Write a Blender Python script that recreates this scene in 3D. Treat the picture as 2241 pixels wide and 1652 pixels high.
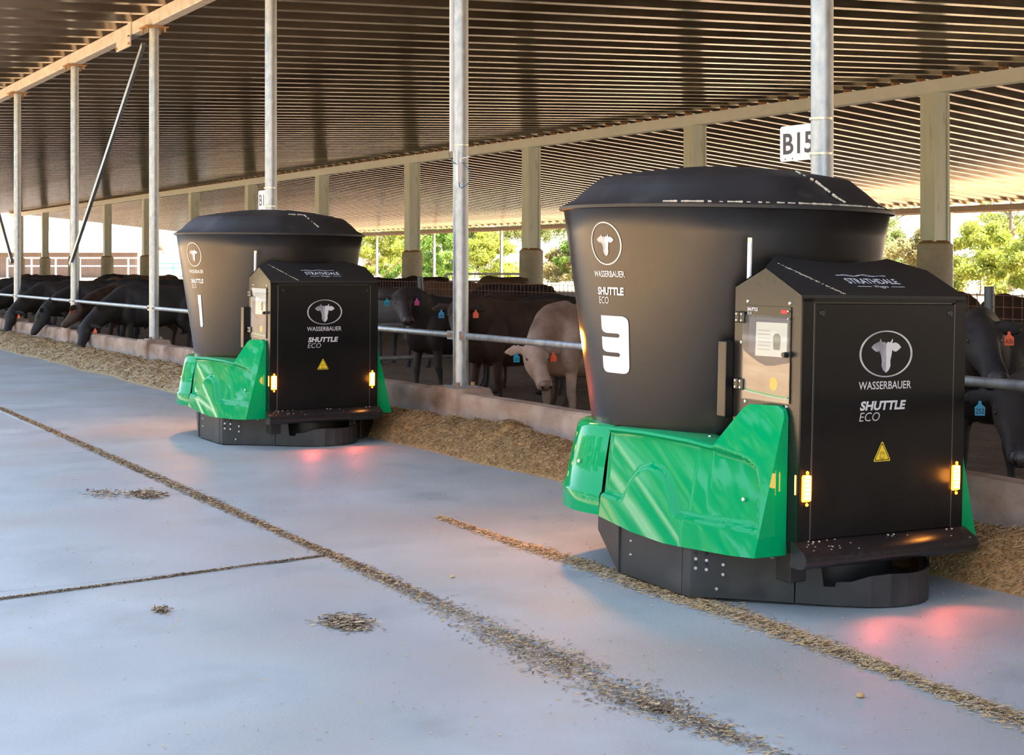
import bpy, bmesh, math, random
import numpy as np
from mathutils import Vector, Matrix, noise

S = bpy.context.scene
for o in list(bpy.data.objects): bpy.data.objects.remove(o)
COL = S.collection
R = math.radians
rnd = random.Random(7)
# ---------------------------------------------------------------- camera
# world axes: x runs across the barn (away from the alley), y along the pole row, z up; the eye is at the origin, 1.8 m high
F = 3280.0
ALPHA = math.atan(1861 / F)
cam = bpy.data.cameras.new('camera'); cam_o = bpy.data.objects.new('camera', cam); COL.objects.link(cam_o)
cam_o.location = (0, 0, 1.8); cam_o.rotation_euler = (R(90), 0, -ALPHA)
cam.sensor_width = 36; cam.sensor_fit = 'HORIZONTAL'; cam.lens = F / 2241 * 36
cam.shift_y = -248 / 2241; cam.clip_end = 2000; cam.clip_start = .05
S.camera = cam_o
# ---------------------------------------------------------------- world, sun, exposure
W = bpy.data.worlds.new('world'); S.world = W; W.use_nodes = True
wn = W.node_tree; wn.nodes.clear()
bg = wn.nodes.new('ShaderNodeBackground'); wo = wn.nodes.new('ShaderNodeOutputWorld'); sky = wn.nodes.new('ShaderNodeTexSky')
sky.sky_type = 'NISHITA'; sky.sun_disc = False; sky.sun_elevation = R(52); sky.sun_rotation = R(120); sky.altitude = 300; sky.air_density = 1.0; sky.dust_density = 2.0; sky.ozone_density = 1.0
hz = wn.nodes.new('ShaderNodeMix'); hz.data_type = 'RGBA'; hz.inputs[0].default_value = .38; hz.inputs[7].default_value = (2.1, 2.05, 1.95, 1)   # bright thin haze over the whole sky
wn.links.new(sky.outputs[0], hz.inputs[6]); wn.links.new(hz.outputs[2], bg.inputs[0]); wn.links.new(bg.outputs[0], wo.inputs[0]); bg.inputs[1].default_value = 0.55
sun = bpy.data.lights.new('sun', 'SUN'); sun.energy = 22; sun.angle = R(.6); sun.color = (1, .93, .82)
sun_o = bpy.data.objects.new('sun', sun); COL.objects.link(sun_o)
sd = Vector((.50, -.35, .79)).normalized()
sun_o.rotation_euler = sd.to_track_quat('Z', 'Y').to_euler(); sun_o.location = (20, -20, 40)
S.view_settings.view_transform = 'Standard'; S.view_settings.look = 'None'; S.view_settings.gamma = 1
S.view_settings.use_curve_mapping = False; S.view_settings.exposure = .82

# ---------------------------------------------------------------- helpers
def lin(c):
    return tuple(((v / 12.92) if v <= .04045 else ((v + .055) / 1.055) ** 2.4) for v in c)
MATS = {}
def mat(name, c1, c2=None, rough=.6, metal=0., scale=4., detail=6., bump=0., bscale=30., spec=.5, stretch=(1, 1, 1), emit=None, estr=0, coat=0, lo=.35, hi=.65, c3=None, s3=1.5, l3=.5, h3=.7, rvar=0., gen=False):
    m = bpy.data.materials.new(name); m.use_nodes = True; n = m.node_tree; b = n.nodes['Principled BSDF']
    b.inputs['Roughness'].default_value = rough; b.inputs['Metallic'].default_value = metal
    b.inputs['Specular IOR Level'].default_value = spec; b.inputs['Coat Weight'].default_value = coat
    b.inputs['Base Color'].default_value = (*c1, 1)
    if c2 or bump or c3:
        tc = n.nodes.new('ShaderNodeTexCoord'); mp = n.nodes.new('ShaderNodeMapping'); n.links.new(tc.outputs['Object'], mp.inputs[0]); mp.inputs['Scale'].default_value = stretch
    if c2:
        nz = n.nodes.new('ShaderNodeTexNoise'); nz.inputs['Scale'].default_value = scale; nz.inputs['Detail'].default_value = detail; nz.inputs['Roughness'].default_value = .6
        n.links.new(mp.outputs[0], nz.inputs[0]); rp = n.nodes.new('ShaderNodeValToRGB'); n.links.new(nz.outputs[0], rp.inputs[0])
        rp.color_ramp.elements[0].color = (*c1, 1); rp.color_ramp.elements[1].color = (*c2, 1)
        rp.color_ramp.elements[0].position = lo; rp.color_ramp.elements[1].position = hi
        last = rp.outputs[0]
        if c3:
            n3 = n.nodes.new('ShaderNodeTexNoise'); n3.inputs['Scale'].default_value = s3; n3.inputs['Detail'].default_value = 5
            n.links.new(mp.outputs[0], n3.inputs[0]); mr = n.nodes.new('ShaderNodeMapRange'); n.links.new(n3.outputs[0], mr.inputs[0])
            mr.inputs[1].default_value = l3; mr.inputs[2].default_value = h3
            mx = n.nodes.new('ShaderNodeMix'); mx.data_type = 'RGBA'; n.links.new(mr.outputs[0], mx.inputs[0]); n.links.new(last, mx.inputs[6]); mx.inputs[7].default_value = (*c3, 1)
            last = mx.outputs[2]
        n.links.new(last, b.inputs['Base Color'])
        if rvar:
            mr = n.nodes.new('ShaderNodeMapRange'); n.links.new(nz.outputs[0], mr.inputs[0]); mr.inputs[1].default_value = .3; mr.inputs[2].default_value = .7
            mr.inputs[3].default_value = rough - rvar; mr.inputs[4].default_value = rough + rvar; n.links.new(mr.outputs[0], b.inputs['Roughness'])
    if bump:
        nb = n.nodes.new('ShaderNodeTexNoise'); nb.inputs['Scale'].default_value = bscale; nb.inputs['Detail'].default_value = 5
        n.links.new(mp.outputs[0], nb.inputs[0]); bp = n.nodes.new('ShaderNodeBump'); bp.inputs['Strength'].default_value = bump; bp.inputs['Distance'].default_value = .02
        n.links.new(nb.outputs[0], bp.inputs['Height']); n.links.new(bp.outputs[0], b.inputs['Normal'])
    if emit:
        b.inputs['Emission Color'].default_value = (*emit, 1); b.inputs['Emission Strength'].default_value = estr
    MATS[name] = m
    return m

class MB:
    """collects plain shapes; build() links them as ONE mesh object"""
    def __init__(s): s.v = []; s.f = []; s.m = []; s.mi = 0
    def add(s, vs, fs):
        k = len(s.v); s.v += [tuple(v) for v in vs]; s.f += [tuple(i + k for i in f) for f in fs]; s.m += [s.mi] * len(fs); return s
    def box(s, a, b):
        x0, y0, z0 = a; x1, y1, z1 = b
        return s.add([(x0, y0, z0), (x1, y0, z0), (x1, y1, z0), (x0, y1, z0), (x0, y0, z1), (x1, y0, z1), (x1, y1, z1), (x0, y1, z1)],
                     [(0, 3, 2, 1), (4, 5, 6, 7), (0, 1, 5, 4), (1, 2, 6, 5), (2, 3, 7, 6), (3, 0, 4, 7)])
    def bbox(s, a, b, r=.006):
        "box with chamfered vertical and top edges"
        x0, y0, z0 = a; x1, y1, z1 = b
        def ring(i, z): return [(x0 + r, y0 + i, z), (x1 - r, y0 + i, z), (x1 - i, y0 + r, z), (x1 - i, y1 - r, z), (x1 - r, y1 - i, z), (x0 + r, y1 - i, z), (x0 + i, y1 - r, z), (x0 + i, y0 + r, z)]
        rs = [ring(r, z0), ring(0, z0 + r), ring(0, z1 - r), ring(r, z1)]
        return s.loft(rs, True)
    def loft(s, rings, caps=True, closed=True):
        n = len(rings[0]); vs = [p for r in rings for p in r]; fs = []
        for i in range(len(rings) - 1):
            for j in range(n if closed else n - 1):
                k = (j + 1) % n
                fs.append((i * n + j, i * n + k, (i + 1) * n + k, (i + 1) * n + j))
        if caps: fs.append(tuple(range(n))[::-1]); fs.append(tuple((len(rings) - 1) * n + j for j in range(n)))
        return s.add(vs, fs)
    def tube(s, a, b, r, r2=None, n=12, caps=True):
        a = Vector(a); b = Vector(b); d = (b - a).normalized(); r2 = r if r2 is None else r2
        u = d.orthogonal().normalized(); w = d.cross(u)
        return s.loft([[a + (u * math.cos(t) + w * math.sin(t)) * r for t in [2 * math.pi * i / n for i in range(n)]],
                       [b + (u * math.cos(t) + w * math.sin(t)) * r2 for t in [2 * math.pi * i / n for i in range(n)]]], caps)
    def path(s, pts, r, n=8):
        pts = [Vector(p) for p in pts]; rings = []
        u = (pts[1] - pts[0]).normalized().orthogonal().normalized()
        for i, p in enumerate(pts):
            d = (pts[min(i + 1, len(pts) - 1)] - pts[max(i - 1, 0)]).normalized()
            u = (u - d * u.dot(d)).normalized(); w = d.cross(u); rr = r[i] if isinstance(r, (list, tuple)) else r
            rings.append([p + (u * math.cos(t) + w * math.sin(t)) * rr for t in [2 * math.pi * j / n for j in range(n)]])
        return s.loft(rings)
    def lathe(s, prof, c=(0, 0), n=48, caps=True, fn=None):
        rings = []
        for r, z in prof:
            rings.append([(c[0] + (fn(t) if fn else 1) * r * math.cos(t), c[1] + (fn(t) if fn else 1) * r * math.sin(t), z) for t in [2 * math.pi * i / n for i in range(n)]])
        return s.loft(rings, caps)
    def disc(s, c, nrm, r, h=.004, n=10):
        c = Vector(c); nrm = Vector(nrm).normalized(); return s.tube(c, c + nrm * h, r, r * .8, n)
    def prism(s, poly, fn, h):
        "poly: list of 2D points, fn(u,v,w)->3D, extruded w from 0 to h"
        n = len(poly); a = [fn(u, v, 0) for u, v in poly]; b = [fn(u, v, h) for u, v in poly]
        return s.add(a + b, [tuple(range(n))[::-1], tuple(range(n, 2 * n))] + [(i, (i + 1) % n, (i + 1) % n + n, i + n) for i in range(n)])
    def build(s, name, m, parent=None, smooth=False, loc=None, rz=0, angle=35):
        me = bpy.data.meshes.new(name); me.from_pydata(s.v, [], s.f)
        ml = m if isinstance(m, (list, tuple)) else [m]
        for q in ml: me.materials.append(q)
        if len(ml) > 1: me.polygons.foreach_set('material_index', s.m)
        bm = bmesh.new(); bm.from_mesh(me); bmesh.ops.recalc_face_normals(bm, faces=bm.faces); bm.to_mesh(me); bm.free()
        if smooth:
            me.polygons.foreach_set('use_smooth', [True] * len(me.polygons))
            me.set_sharp_from_angle(angle=R(angle))
        o = bpy.data.objects.new(name, me); COL.objects.link(o)
        if parent: o.parent = parent
        if loc: o.location = loc
        o.rotation_euler.z = rz
        return o
def raw(name, vs, fs, m, parent=None, smooth=False):
    me = bpy.data.meshes.new(name); me.from_pydata(vs, [], fs); me.materials.append(m)
    if smooth: me.polygons.foreach_set('use_smooth', [True] * len(me.polygons))
    o = bpy.data.objects.new(name, me); COL.objects.link(o)
    if parent: o.parent = parent
    return o
def quads(name, V, m, parent=None):
    "V: numpy array (n,4,3) of loose quads -> one mesh"
    n = len(V); me = bpy.data.meshes.new(name); me.vertices.add(n * 4); me.vertices.foreach_set('co', V.astype(np.float32).ravel())
    me.loops.add(n * 4); me.loops.foreach_set('vertex_index', np.arange(n * 4, dtype=np.int32)); me.polygons.add(n)
    me.polygons.foreach_set('loop_start', np.arange(0, n * 4, 4, dtype=np.int32)); me.materials.append(m); me.update(calc_edges=True)
    o = bpy.data.objects.new(name, me); COL.objects.link(o)
    if parent: o.parent = parent
    return o
def empty(name, loc=(0, 0, 0), rz=0):
    o = bpy.data.objects.new(name, None); COL.objects.link(o); o.location = loc; o.rotation_euler.z = rz; o.empty_display_size = .1; return o
def tag(o, label=None, cat=None, group=None, kind=None):
    if label: o['label'] = label
    if cat: o['category'] = cat
    if group: o['group'] = group
    if kind: o['kind'] = kind
    return o
def copy_tree(o, parent=None):
    c = o.copy(); COL.objects.link(c); c.parent = parent
    for ch in o.children: copy_tree(ch, c)
    return c
NUM = ['first', 'second', 'third', 'fourth', 'fifth', 'sixth', 'seventh', 'eighth', 'ninth', 'tenth', 'eleventh', 'twelfth', 'thirteenth', 'fourteenth', 'fifteenth']

# ---------------------------------------------------------------- materials
conc = mat('concrete', (.275, .31, .315), (.385, .42, .425), rough=.6, scale=1.6, detail=9, bump=.12, bscale=60, rvar=.1, c3=(.30, .285, .265), s3=.8, l3=.48, h3=.72, lo=.3, hi=.7)
joint_m = mat('joint_dirt', (.12, .095, .075), (.22, .18, .14), scale=20, rough=.9)
soil = mat('pen_soil', (.060, .040, .027), (.115, .078, .048), scale=5, rough=.95, bump=.9, bscale=14, c3=(.15, .11, .065), s3=14, l3=.55, h3=.75)
earth = mat('outside_earth', (.50, .31, .155), (.58, .38, .20), scale=.3, rough=.95, bump=.2, bscale=3)
grass_m = mat('dry_ground', (.36, .25, .15), (.42, .30, .19), scale=.2, rough=.95)
galv = mat('galvanised_steel', (.33, .37, .41), (.48, .53, .56), rough=.42, metal=.7, scale=14, detail=3, stretch=(1, 1, .5), rvar=.08, c3=(.42, .35, .27), s3=2.3, l3=.6, h3=.85)
galv_beam = mat('galvanised_beam', (.50, .48, .44), (.64, .62, .57), rough=.5, metal=.35, scale=5, c3=(.42, .30, .18), s3=2, l3=.6, h3=.8)
colm = mat('painted_column', (.62, .69, .63), (.70, .77, .70), rough=.5, metal=.2, scale=2, stretch=(3, 3, .4), c3=(.22, .17, .11), s3=1.4, l3=.62, h3=.8)
roofm = mat('roof_zinc', (.42, .35, .28), (.56, .475, .39), rough=.21, metal=.9, scale=3, detail=8, stretch=(.4, 3, 1), rvar=.06, c3=(.33, .27, .215), s3=.8, l3=.5, h3=.7)
pedm = mat('pedestal_concrete', (.50, .45, .35), (.60, .55, .45), rough=.85, scale=3, bump=.2)
rust = mat('rust', (.30, .17, .08), (.42, .25, .12), rough=.9, scale=10)
blk_steel = mat('black_coat', (.006, .006, .0065), (.008, .008, .0085), rough=.28, scale=3, spec=.65, rvar=.05)
blk_hood = mat('black_hood', (.007, .007, .008), (.017, .017, .018), rough=.5, scale=140, detail=2, spec=.55, bump=.15, bscale=220)
blk_tub = mat('black_polymer_tub', (.0055, .0055, .006), (.0075, .0072, .007), rough=.31, scale=2, spec=.62, rvar=.05, c3=(.012, .011, .010), s3=1.2, l3=.55, h3=.85)
blk_lid = mat('lid_polymer', (.010, .011, .013), (.018, .019, .021), rough=.5, scale=2.2, spec=.5, c3=(.05, .05, .052), s3=5, l3=.6, h3=.9)
blk_plate = mat('black_plate', (.018, .018, .019), (.03, .029, .028), rough=.42, scale=4, rvar=.1, c3=(.055, .05, .046), s3=3, l3=.55, h3=.8)
green = mat('green_gelcoat', (.0, .315, .105), rough=.035, spec=.3)
blk_door = mat('black_door', (.0055, .0055, .006), (.007, .007, .0075), rough=.3, scale=3, spec=.2, rvar=.04)
silver = mat('silver_print', (.62, .62, .64), (.40, .40, .44), rough=.35, metal=.3, scale=4, lo=.45, hi=.55)
silver_l = mat('silver_print_light', (.66, .66, .68), rough=.4, metal=.2)
silver_d = mat('silver_print_dark', (.22, .22, .27), (.5, .5, .54), rough=.4, metal=.3, scale=9)
white_pr = mat('white_print', (.72, .73, .76), rough=.45)
bolt_m = mat('bolt_steel', (.6, .6, .6), rough=.3, metal=.9)
amber = mat('amber_led', (.8, .25, .02), rough=.3, emit=(1, .30, .03), estr=14)
amber_hot = mat('amber_led_core', (.9, .5, .1), emit=(1, .62, .16), estr=24)
yellow = mat('warning_yellow', (.82, .58, .02), rough=.4)
ink = mat('black_ink', (.01, .01, .01), rough=.6)
glassm = mat('clear_cover', (.3, .3, .3), rough=.03)
_b = glassm.node_tree.nodes['Principled BSDF']; _b.inputs['Alpha'].default_value = .14; _b.inputs['Specular IOR Level'].default_value = .9
screen_m = mat('display', (.45, .45, .38), rough=.3, emit=(.8, .8, .66), estr=.22)
wood_pic = mat('wood_picture', (.50, .31, .15), (.66, .46, .26), rough=.4, scale=3, stretch=(1, 1, 5), detail=4)
scratch = mat('caulk_scratch', (.55, .50, .40), rough=.8)
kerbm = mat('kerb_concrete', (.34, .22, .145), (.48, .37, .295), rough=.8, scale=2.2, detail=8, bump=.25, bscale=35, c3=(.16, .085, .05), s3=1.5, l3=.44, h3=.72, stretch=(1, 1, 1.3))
kerbtop = mat('kerb_edge', (.30, .20, .15), (.40, .29, .22), rough=.8, scale=6, bump=.3, bscale=30)
white_paint = mat('white_paint', (.75, .76, .78), rough=.45)
sign_w = mat('sign_white', (.74, .75, .78), rough=.4)
sign_t = mat('sign_letters', (.03, .03, .035), rough=.5)
cable_b = mat('blue_cable', (.02, .12, .28), rough=.5)
strap_m = mat('strap_steel', (.75, .70, .6), rough=.25, metal=.9)
feed_m = mat('feed_silage', (.26, .155, .06), (.46, .29, .12), rough=.9, scale=22, bump=.8, bscale=40)
straw_a = mat('straw_gold', (.60, .41, .18), (.42, .26, .10), rough=.8, scale=9)
straw_b = mat('straw_dull', (.36, .25, .15), (.50, .38, .24), rough=.85, scale=7)
straw_d = mat('straw_dark', (.13, .09, .055), (.2, .14, .09), rough=.9, scale=9)
cow_k = mat('hide_black', (.015, .0145, .0155), (.030, .026, .026), rough=.62, scale=5, spec=.35, bump=.25, bscale=55, c3=(.055, .032, .024), s3=1.6, l3=.56, h3=.8)
cow_n = mat('hide_dark_brown', (.030, .017, .012), (.055, .031, .021), rough=.65, scale=4, spec=.3, bump=.25, bscale=55, c3=(.085, .045, .028), s3=1.5, l3=.5, h3=.8)
cow_r = mat('hide_brown', (.10, .056, .034), (.15, .085, .05), rough=.7, scale=4, bump=.2, bscale=50)
cow_l = mat('hide_fawn', (.26, .175, .13), (.43, .32, .265), rough=.72, scale=3.5, spec=.25, bump=.3, bscale=60, c3=(.15, .09, .062), s3=2.0, l3=.45, h3=.68)
hoofm = mat('hoof', (.05, .04, .035), rough=.6)
nose_k = mat('nose_leather', (.035, .03, .03), (.06, .05, .048), rough=.35, scale=30, bump=.3, bscale=80)
nose_l = mat('nose_brown', (.13, .085, .07), (.18, .12, .10), rough=.35, scale=30)
eyem = mat('eye_dark', (.008, .006, .006), rough=.08)
tag_b = mat('tag_blue', (.0, .30, .50), rough=.45)
tag_o = mat('tag_orange', (.85, .11, .03), rough=.45)
tag_p = mat('tag_pink', (.75, .08, .30), rough=.45)
tag_g = mat('tag_green', (.15, .6, .1), rough=.45)
fence_m = mat('fence_rust_wire', (.13, .05, .035), (.18, .075, .05), rough=.8, scale=3)
post_m = mat('dark_steel_post', (.10, .12, .13), rough=.4, metal=.6)
bark = mat('bark', (.16, .12, .10), (.28, .23, .19), rough=.9, scale=6, stretch=(1, 1, .3))
leafs = [mat('leaves_yellow_green', (.30, .36, .045), (.42, .44, .09), rough=.6, scale=.5), mat('leaves_olive', (.15, .20, .05), (.26, .29, .09), rough=.6, scale=.5), mat('leaves_green', (.12, .26, .03), (.26, .38, .07), rough=.6, scale=.5), mat('leaves_tan', (.34, .29, .11), (.42, .38, .17), rough=.6, scale=.5)]
for m in leafs:
    n = m.node_tree; b = n.nodes['Principled BSDF']; tr = n.nodes.new('ShaderNodeBsdfTranslucent'); mx = n.nodes.new('ShaderNodeMixShader'); mx.inputs[0].default_value = .4
    src = b.inputs['Base Color'].links[0].from_socket; n.links.new(src, tr.inputs[0]); n.links.new(b.outputs[0], mx.inputs[1]); n.links.new(tr.outputs[0], mx.inputs[2]); n.links.new(mx.outputs[0], n.nodes['Material Output'].inputs[0])
shed_wall = mat('shed_wall_shaded', (.13, .095, .075), (.16, .12, .095), rough=.6, scale=1)  # wall colour darkened to stand for the shade under the shed roof
shed_roof = mat('shed_roof_sheet', (.72, .73, .75), rough=.5)
silo_m = mat('silo_sheet', (.55, .60, .62), (.66, .70, .72), rough=.4, metal=.5, scale=2)
teal = mat('teal_sheet', (.10, .34, .30), rough=.5)
# kerb: the lower part turns bluish grey
def add_height_tint(m, col, z0, z1):
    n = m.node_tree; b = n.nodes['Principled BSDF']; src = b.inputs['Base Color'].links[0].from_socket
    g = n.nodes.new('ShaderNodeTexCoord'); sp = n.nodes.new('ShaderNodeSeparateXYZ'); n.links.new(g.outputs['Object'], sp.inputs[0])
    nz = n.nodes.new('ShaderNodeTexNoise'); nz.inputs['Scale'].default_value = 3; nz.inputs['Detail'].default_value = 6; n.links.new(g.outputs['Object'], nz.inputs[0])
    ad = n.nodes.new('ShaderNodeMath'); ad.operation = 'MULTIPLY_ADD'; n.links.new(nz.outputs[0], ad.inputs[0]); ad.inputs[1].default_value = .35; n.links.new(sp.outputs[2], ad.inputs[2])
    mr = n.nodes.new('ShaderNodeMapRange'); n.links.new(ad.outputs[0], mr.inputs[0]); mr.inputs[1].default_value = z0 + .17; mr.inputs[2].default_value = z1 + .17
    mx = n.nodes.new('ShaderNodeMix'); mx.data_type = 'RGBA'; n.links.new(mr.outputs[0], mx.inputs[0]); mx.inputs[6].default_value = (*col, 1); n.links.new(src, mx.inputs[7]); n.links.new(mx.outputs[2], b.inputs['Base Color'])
add_height_tint(kerbm, (.36, .36, .38), .10, .36)

# ================================================================ SETTING
JX, KX = 3.60, 7.05        # long joint, kerb face
fl = tag(empty('floor'), kind='structure')
def slab(x0, y0, x1, y1, z=0.0):
    MB().bbox((x0, y0, -.2), (x1, y1, z), .012).build('slab', conc, fl)
g = .007
for y0, y1 in ((-100, -3.2), (-3.2, 2.6), (2.6, 8.55), (8.55, 14.5), (14.5, 20.4), (20.4, 32), (32, 60), (60, 160)):
    slab(.12, y0 + g, JX - g, y1 - g)
for y0, y1 in ((-100, -3.2), (-3.2, 20.0), (20.0, 60), (60, 160)):
    slab(JX + g, y0 + g, KX + .1, y1 - g)
MB().box((.11, -100, -.25), (KX + .1, 160, -.014)).build('joint_fill', joint_m, fl)
# pen ground with hoof-churned relief
def ground_grid(name, x0, x1, y0, y1, nx, ny, h, m, sc=1.2, z0=0.):
    vs = []; fs = []
    for j in range(ny + 1):
        for i in range(nx + 1):
            x = x0 + (x1 - x0) * i / nx; y = y0 + (y1 - y0) * j / ny
            vs.append((x, y, z0 + h * noise.fractal(Vector((x * sc, y * sc, 0)), 1.0, 2.0, 4)))
    for j in range(ny):
        for i in range(nx):
            k = j * (nx + 1) + i; fs.append((k, k + 1, k + nx + 2, k + nx + 1))
    return raw(name, vs, fs, m, smooth=True)
pen = ground_grid('pen_ground', KX + .15, 20, 2, 46, 130, 260, .03, soil, 2.0, -.01); tag(pen, kind='structure')
pen2 = MB().box((20, -100, -.3), (54.5, 160, -.01)).box((KX + .15, 46, -.3), (20, 160, -.01)).box((KX + .15, -100, -.3), (20, 2, -.01)).build('pen_ground', soil); tag(pen2, kind='structure')
og = MB().box((-400, -300, -.6), (-.02, 600, -.02)).build('outside_ground', earth); tag(og, kind='structure')
og = MB().box((54.5, -300, -.6), (500, 600, -.05)).box((-2.3, 160, -.6), (54.5, 600, -.05)).box((-2.3, -300, -.6), (54.5, -100, -.05)).build('outside_ground', grass_m); tag(og, kind='structure')

# ---------------------------------------------------------------- roof
XR, ZR = 30.9, 7.02; X0 = 4.4; XE = 54.9; YE = 158; YB = -100
def zr(x): return ZR - .042 * (XR - x) if x < XR else ZR - .098 * (x - XR)
ceil = tag(empty('ceiling'), kind='structure')
prof = [(0, -.25), (.2, -.25), (.34, 0), (.84, 0), (.98, -.25), (1.0, -.25)]
prof = [(0, 0), (.17, 0), (.30, .25), (.82, .25), (.95, 0), (1.0, 0)]
vs = []; fs = []
xs_ = [X0, 7.2, XR, 42, XE]
for x in xs_:
    for (t, z) in prof: vs.append((x, t, zr(x) + z))
npf = len(prof)
for i in range(len(xs_) - 1):
    for j in range(npf - 1): fs.append((i * npf + j, i * npf + j + 1, (i + 1) * npf + j + 1, (i + 1) * npf + j))
rs = raw('roof_sheet', vs, fs, roofm, ceil)
rs.location = (0, YB, 0)
for k in range(1, int(YE - YB)):
    c = rs.copy(); COL.objects.link(c); c.location = (0, YB + k, 0)

# girders over pole row and column row, eave girder
bx = 7.22
def beam(x, y0, y1, z0, z1, w, label, m=galv_beam, name='girder'):
    o = MB().bbox((x - w / 2, y0, z0), (x + w / 2, y1, z1), .012).build(name, m)
    return tag(o, label, 'beam')
SPL = 30.7
beam(bx, -3.4, 26.3, 5.80, zr(bx) - .004, .20, 'galvanised roof girder on the near pole row, section running out of frame above the machines')
beam(bx, 26.32, 60, 5.80, zr(bx) - .004, .20, 'galvanised roof girder on the left poles, section left of the splice plate')
sp_ = MB().box((bx - .125, 26.0, 5.60), (bx - .101, 26.9, 5.80)).box((bx - .125, 25.95, 5.78), (bx - .101, 26.15, 6.05)).build('splice_plate', galv_beam)
for q in (26.05, 26.85):
    MB().disc((bx - .125, q, 5.65), (-1, 0, 0), .03, .02).build('bolt', rust, sp_)
tag(sp_, 'rusty steel splice plate on the girder near the third pole from left', 'plate')
cg = beam(XR, -20, YE, 6.56, 6.93, .34, 'long pale girder on the row of square columns across the barn', mat('pale_girder', (.76, .84, .84), (.82, .88, .88), rough=.5, scale=2))
for k in range(150):
    o = MB().box((XR - .12, 9 + k + .02, 6.92), (XR + .12, 9 + k + .16, zr(XR))).build('packer', rust, cg) if k == 0 else None
    if k == 0: pk = o
    else:
        c = pk.copy(); COL.objects.link(c); c.location = (0, k, 0)
beam(54.3, 8, YE, 4.30, 4.60, .12, 'slim girder under the far eave of the barn', mat('eave_beam', (.52, .42, .32), (.6, .5, .4), rough=.6, scale=2))
eg = MB()
eg.box((54.85, -100, 4.28), (54.92, YE, 4.52)).build('eave_gutter', rust); tag(bpy.data.objects['eave_gutter'], 'rust brown gutter strip along the far eave', 'gutter')

# ---------------------------------------------------------------- pole row
PY = [8.23 + 5.575 * k for k in range(-1, 8)]   # index1..6 in view
PR = .081
pole_labels = {0: 'galvanised round pole at the right, beyond the frame edge', 1: 'galvanised round pole behind the nearest feeding machine, carrying the B15 sign', 2: 'galvanised round pole at image centre with a small white radio device',
               3: 'galvanised round pole rising behind the far feeding machine', 4: 'galvanised round pole with the head of the long diagonal brace', 5: 'galvanised round pole second from the left, foot of the diagonal brace', 6: 'leftmost full galvanised pole of the near row'}
poles = {}
for k, y in enumerate(PY):
    if k > 6: continue
    t = empty('pole', (bx, y, .53)); poles[k] = t
    tag(t, pole_labels[k], 'pole', 'galvanised poles along the kerb')
    MB().tube((0, 0, 0), (0, 0, 5.24), PR, n=28).build('shaft', galv, t, smooth=True)
    MB().box((-.2, -.2, 5.24), (.2, .2, 5.265)).build('cap_plate', rust, t)
    for sx in (-1, 1):
        for sy in (-1, 1): MB().tube((sx * .15, sy * .15, 5.17), (sx * .15, sy * .15, 5.27), .018, n=6).build('bolt', rust, t)
    MB().box((-.13, -.13, .0), (.13, .13, .014)).build('base_plate', galv, t)
    MB().tube((-.09, -.10, .01), (-.09, -.10, .05), .022, n=6).tube((.09, -.10, .01), (.09, -.10, .05), .022, n=6).build('anchor_bolts', rust, t)['kind'] = 'stuff'
# rails between poles
for k in range(0, 8):
    y0, y1 = PY[k], PY[min(k + 1, 8)]
    t = empty('rail', (bx - .02, y0, 1.06))
    where = ['at the right edge past the nearest machine', 'behind the nearest machine, in front of the fawn cow', 'right of the far machine in front of two black cattle', 'behind the far machine', 'over the large black grazing cow', 'second bay from the left edge', 'at the left edge of the picture', 'beyond the left edge'][k]
    tag(t, 'horizontal galvanised neck rail ' + where, 'rail', 'neck rails between the poles')
    MB().tube((0, PR + .05, 0), (0, y1 - y0 - PR - .05, 0), .034, n=16).build('pipe', galv, t, smooth=True)
    for yy, s in ((PR, 1), (y1 - y0 - PR, -1)):
        MB().box((-.008 - .028, yy - .01 * s if s > 0 else yy - .12, -.045), (-.028 + .002, yy + .12 if s > 0 else yy + .01, .045)).build('lug', galv, t)
        MB().disc((-.038, yy + .07 * s, 0), (-1, 0, 0), .022, .018, 6).build('bolt', rust, t)
# kerb
kw = tag(empty('wall_right'), kind='structure')
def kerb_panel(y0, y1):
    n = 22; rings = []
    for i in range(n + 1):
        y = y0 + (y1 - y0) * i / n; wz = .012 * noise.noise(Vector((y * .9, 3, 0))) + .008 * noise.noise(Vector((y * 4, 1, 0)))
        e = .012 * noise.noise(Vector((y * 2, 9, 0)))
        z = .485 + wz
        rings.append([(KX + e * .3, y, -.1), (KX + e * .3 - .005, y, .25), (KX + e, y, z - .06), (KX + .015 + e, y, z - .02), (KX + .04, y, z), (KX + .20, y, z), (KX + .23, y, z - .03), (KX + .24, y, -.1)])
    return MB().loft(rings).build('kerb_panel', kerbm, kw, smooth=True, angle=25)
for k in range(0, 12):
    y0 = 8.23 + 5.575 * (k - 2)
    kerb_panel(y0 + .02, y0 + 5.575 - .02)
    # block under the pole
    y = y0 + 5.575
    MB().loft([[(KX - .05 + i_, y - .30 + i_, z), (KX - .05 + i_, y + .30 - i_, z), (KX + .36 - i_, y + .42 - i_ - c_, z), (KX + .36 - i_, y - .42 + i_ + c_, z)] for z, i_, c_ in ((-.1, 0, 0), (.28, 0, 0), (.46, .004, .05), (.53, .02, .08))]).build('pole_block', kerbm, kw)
MB().box((KX + .02, 60, -.1), (KX + .24, 158, .485)).build('kerb_panel', kerbm, kw)

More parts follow.
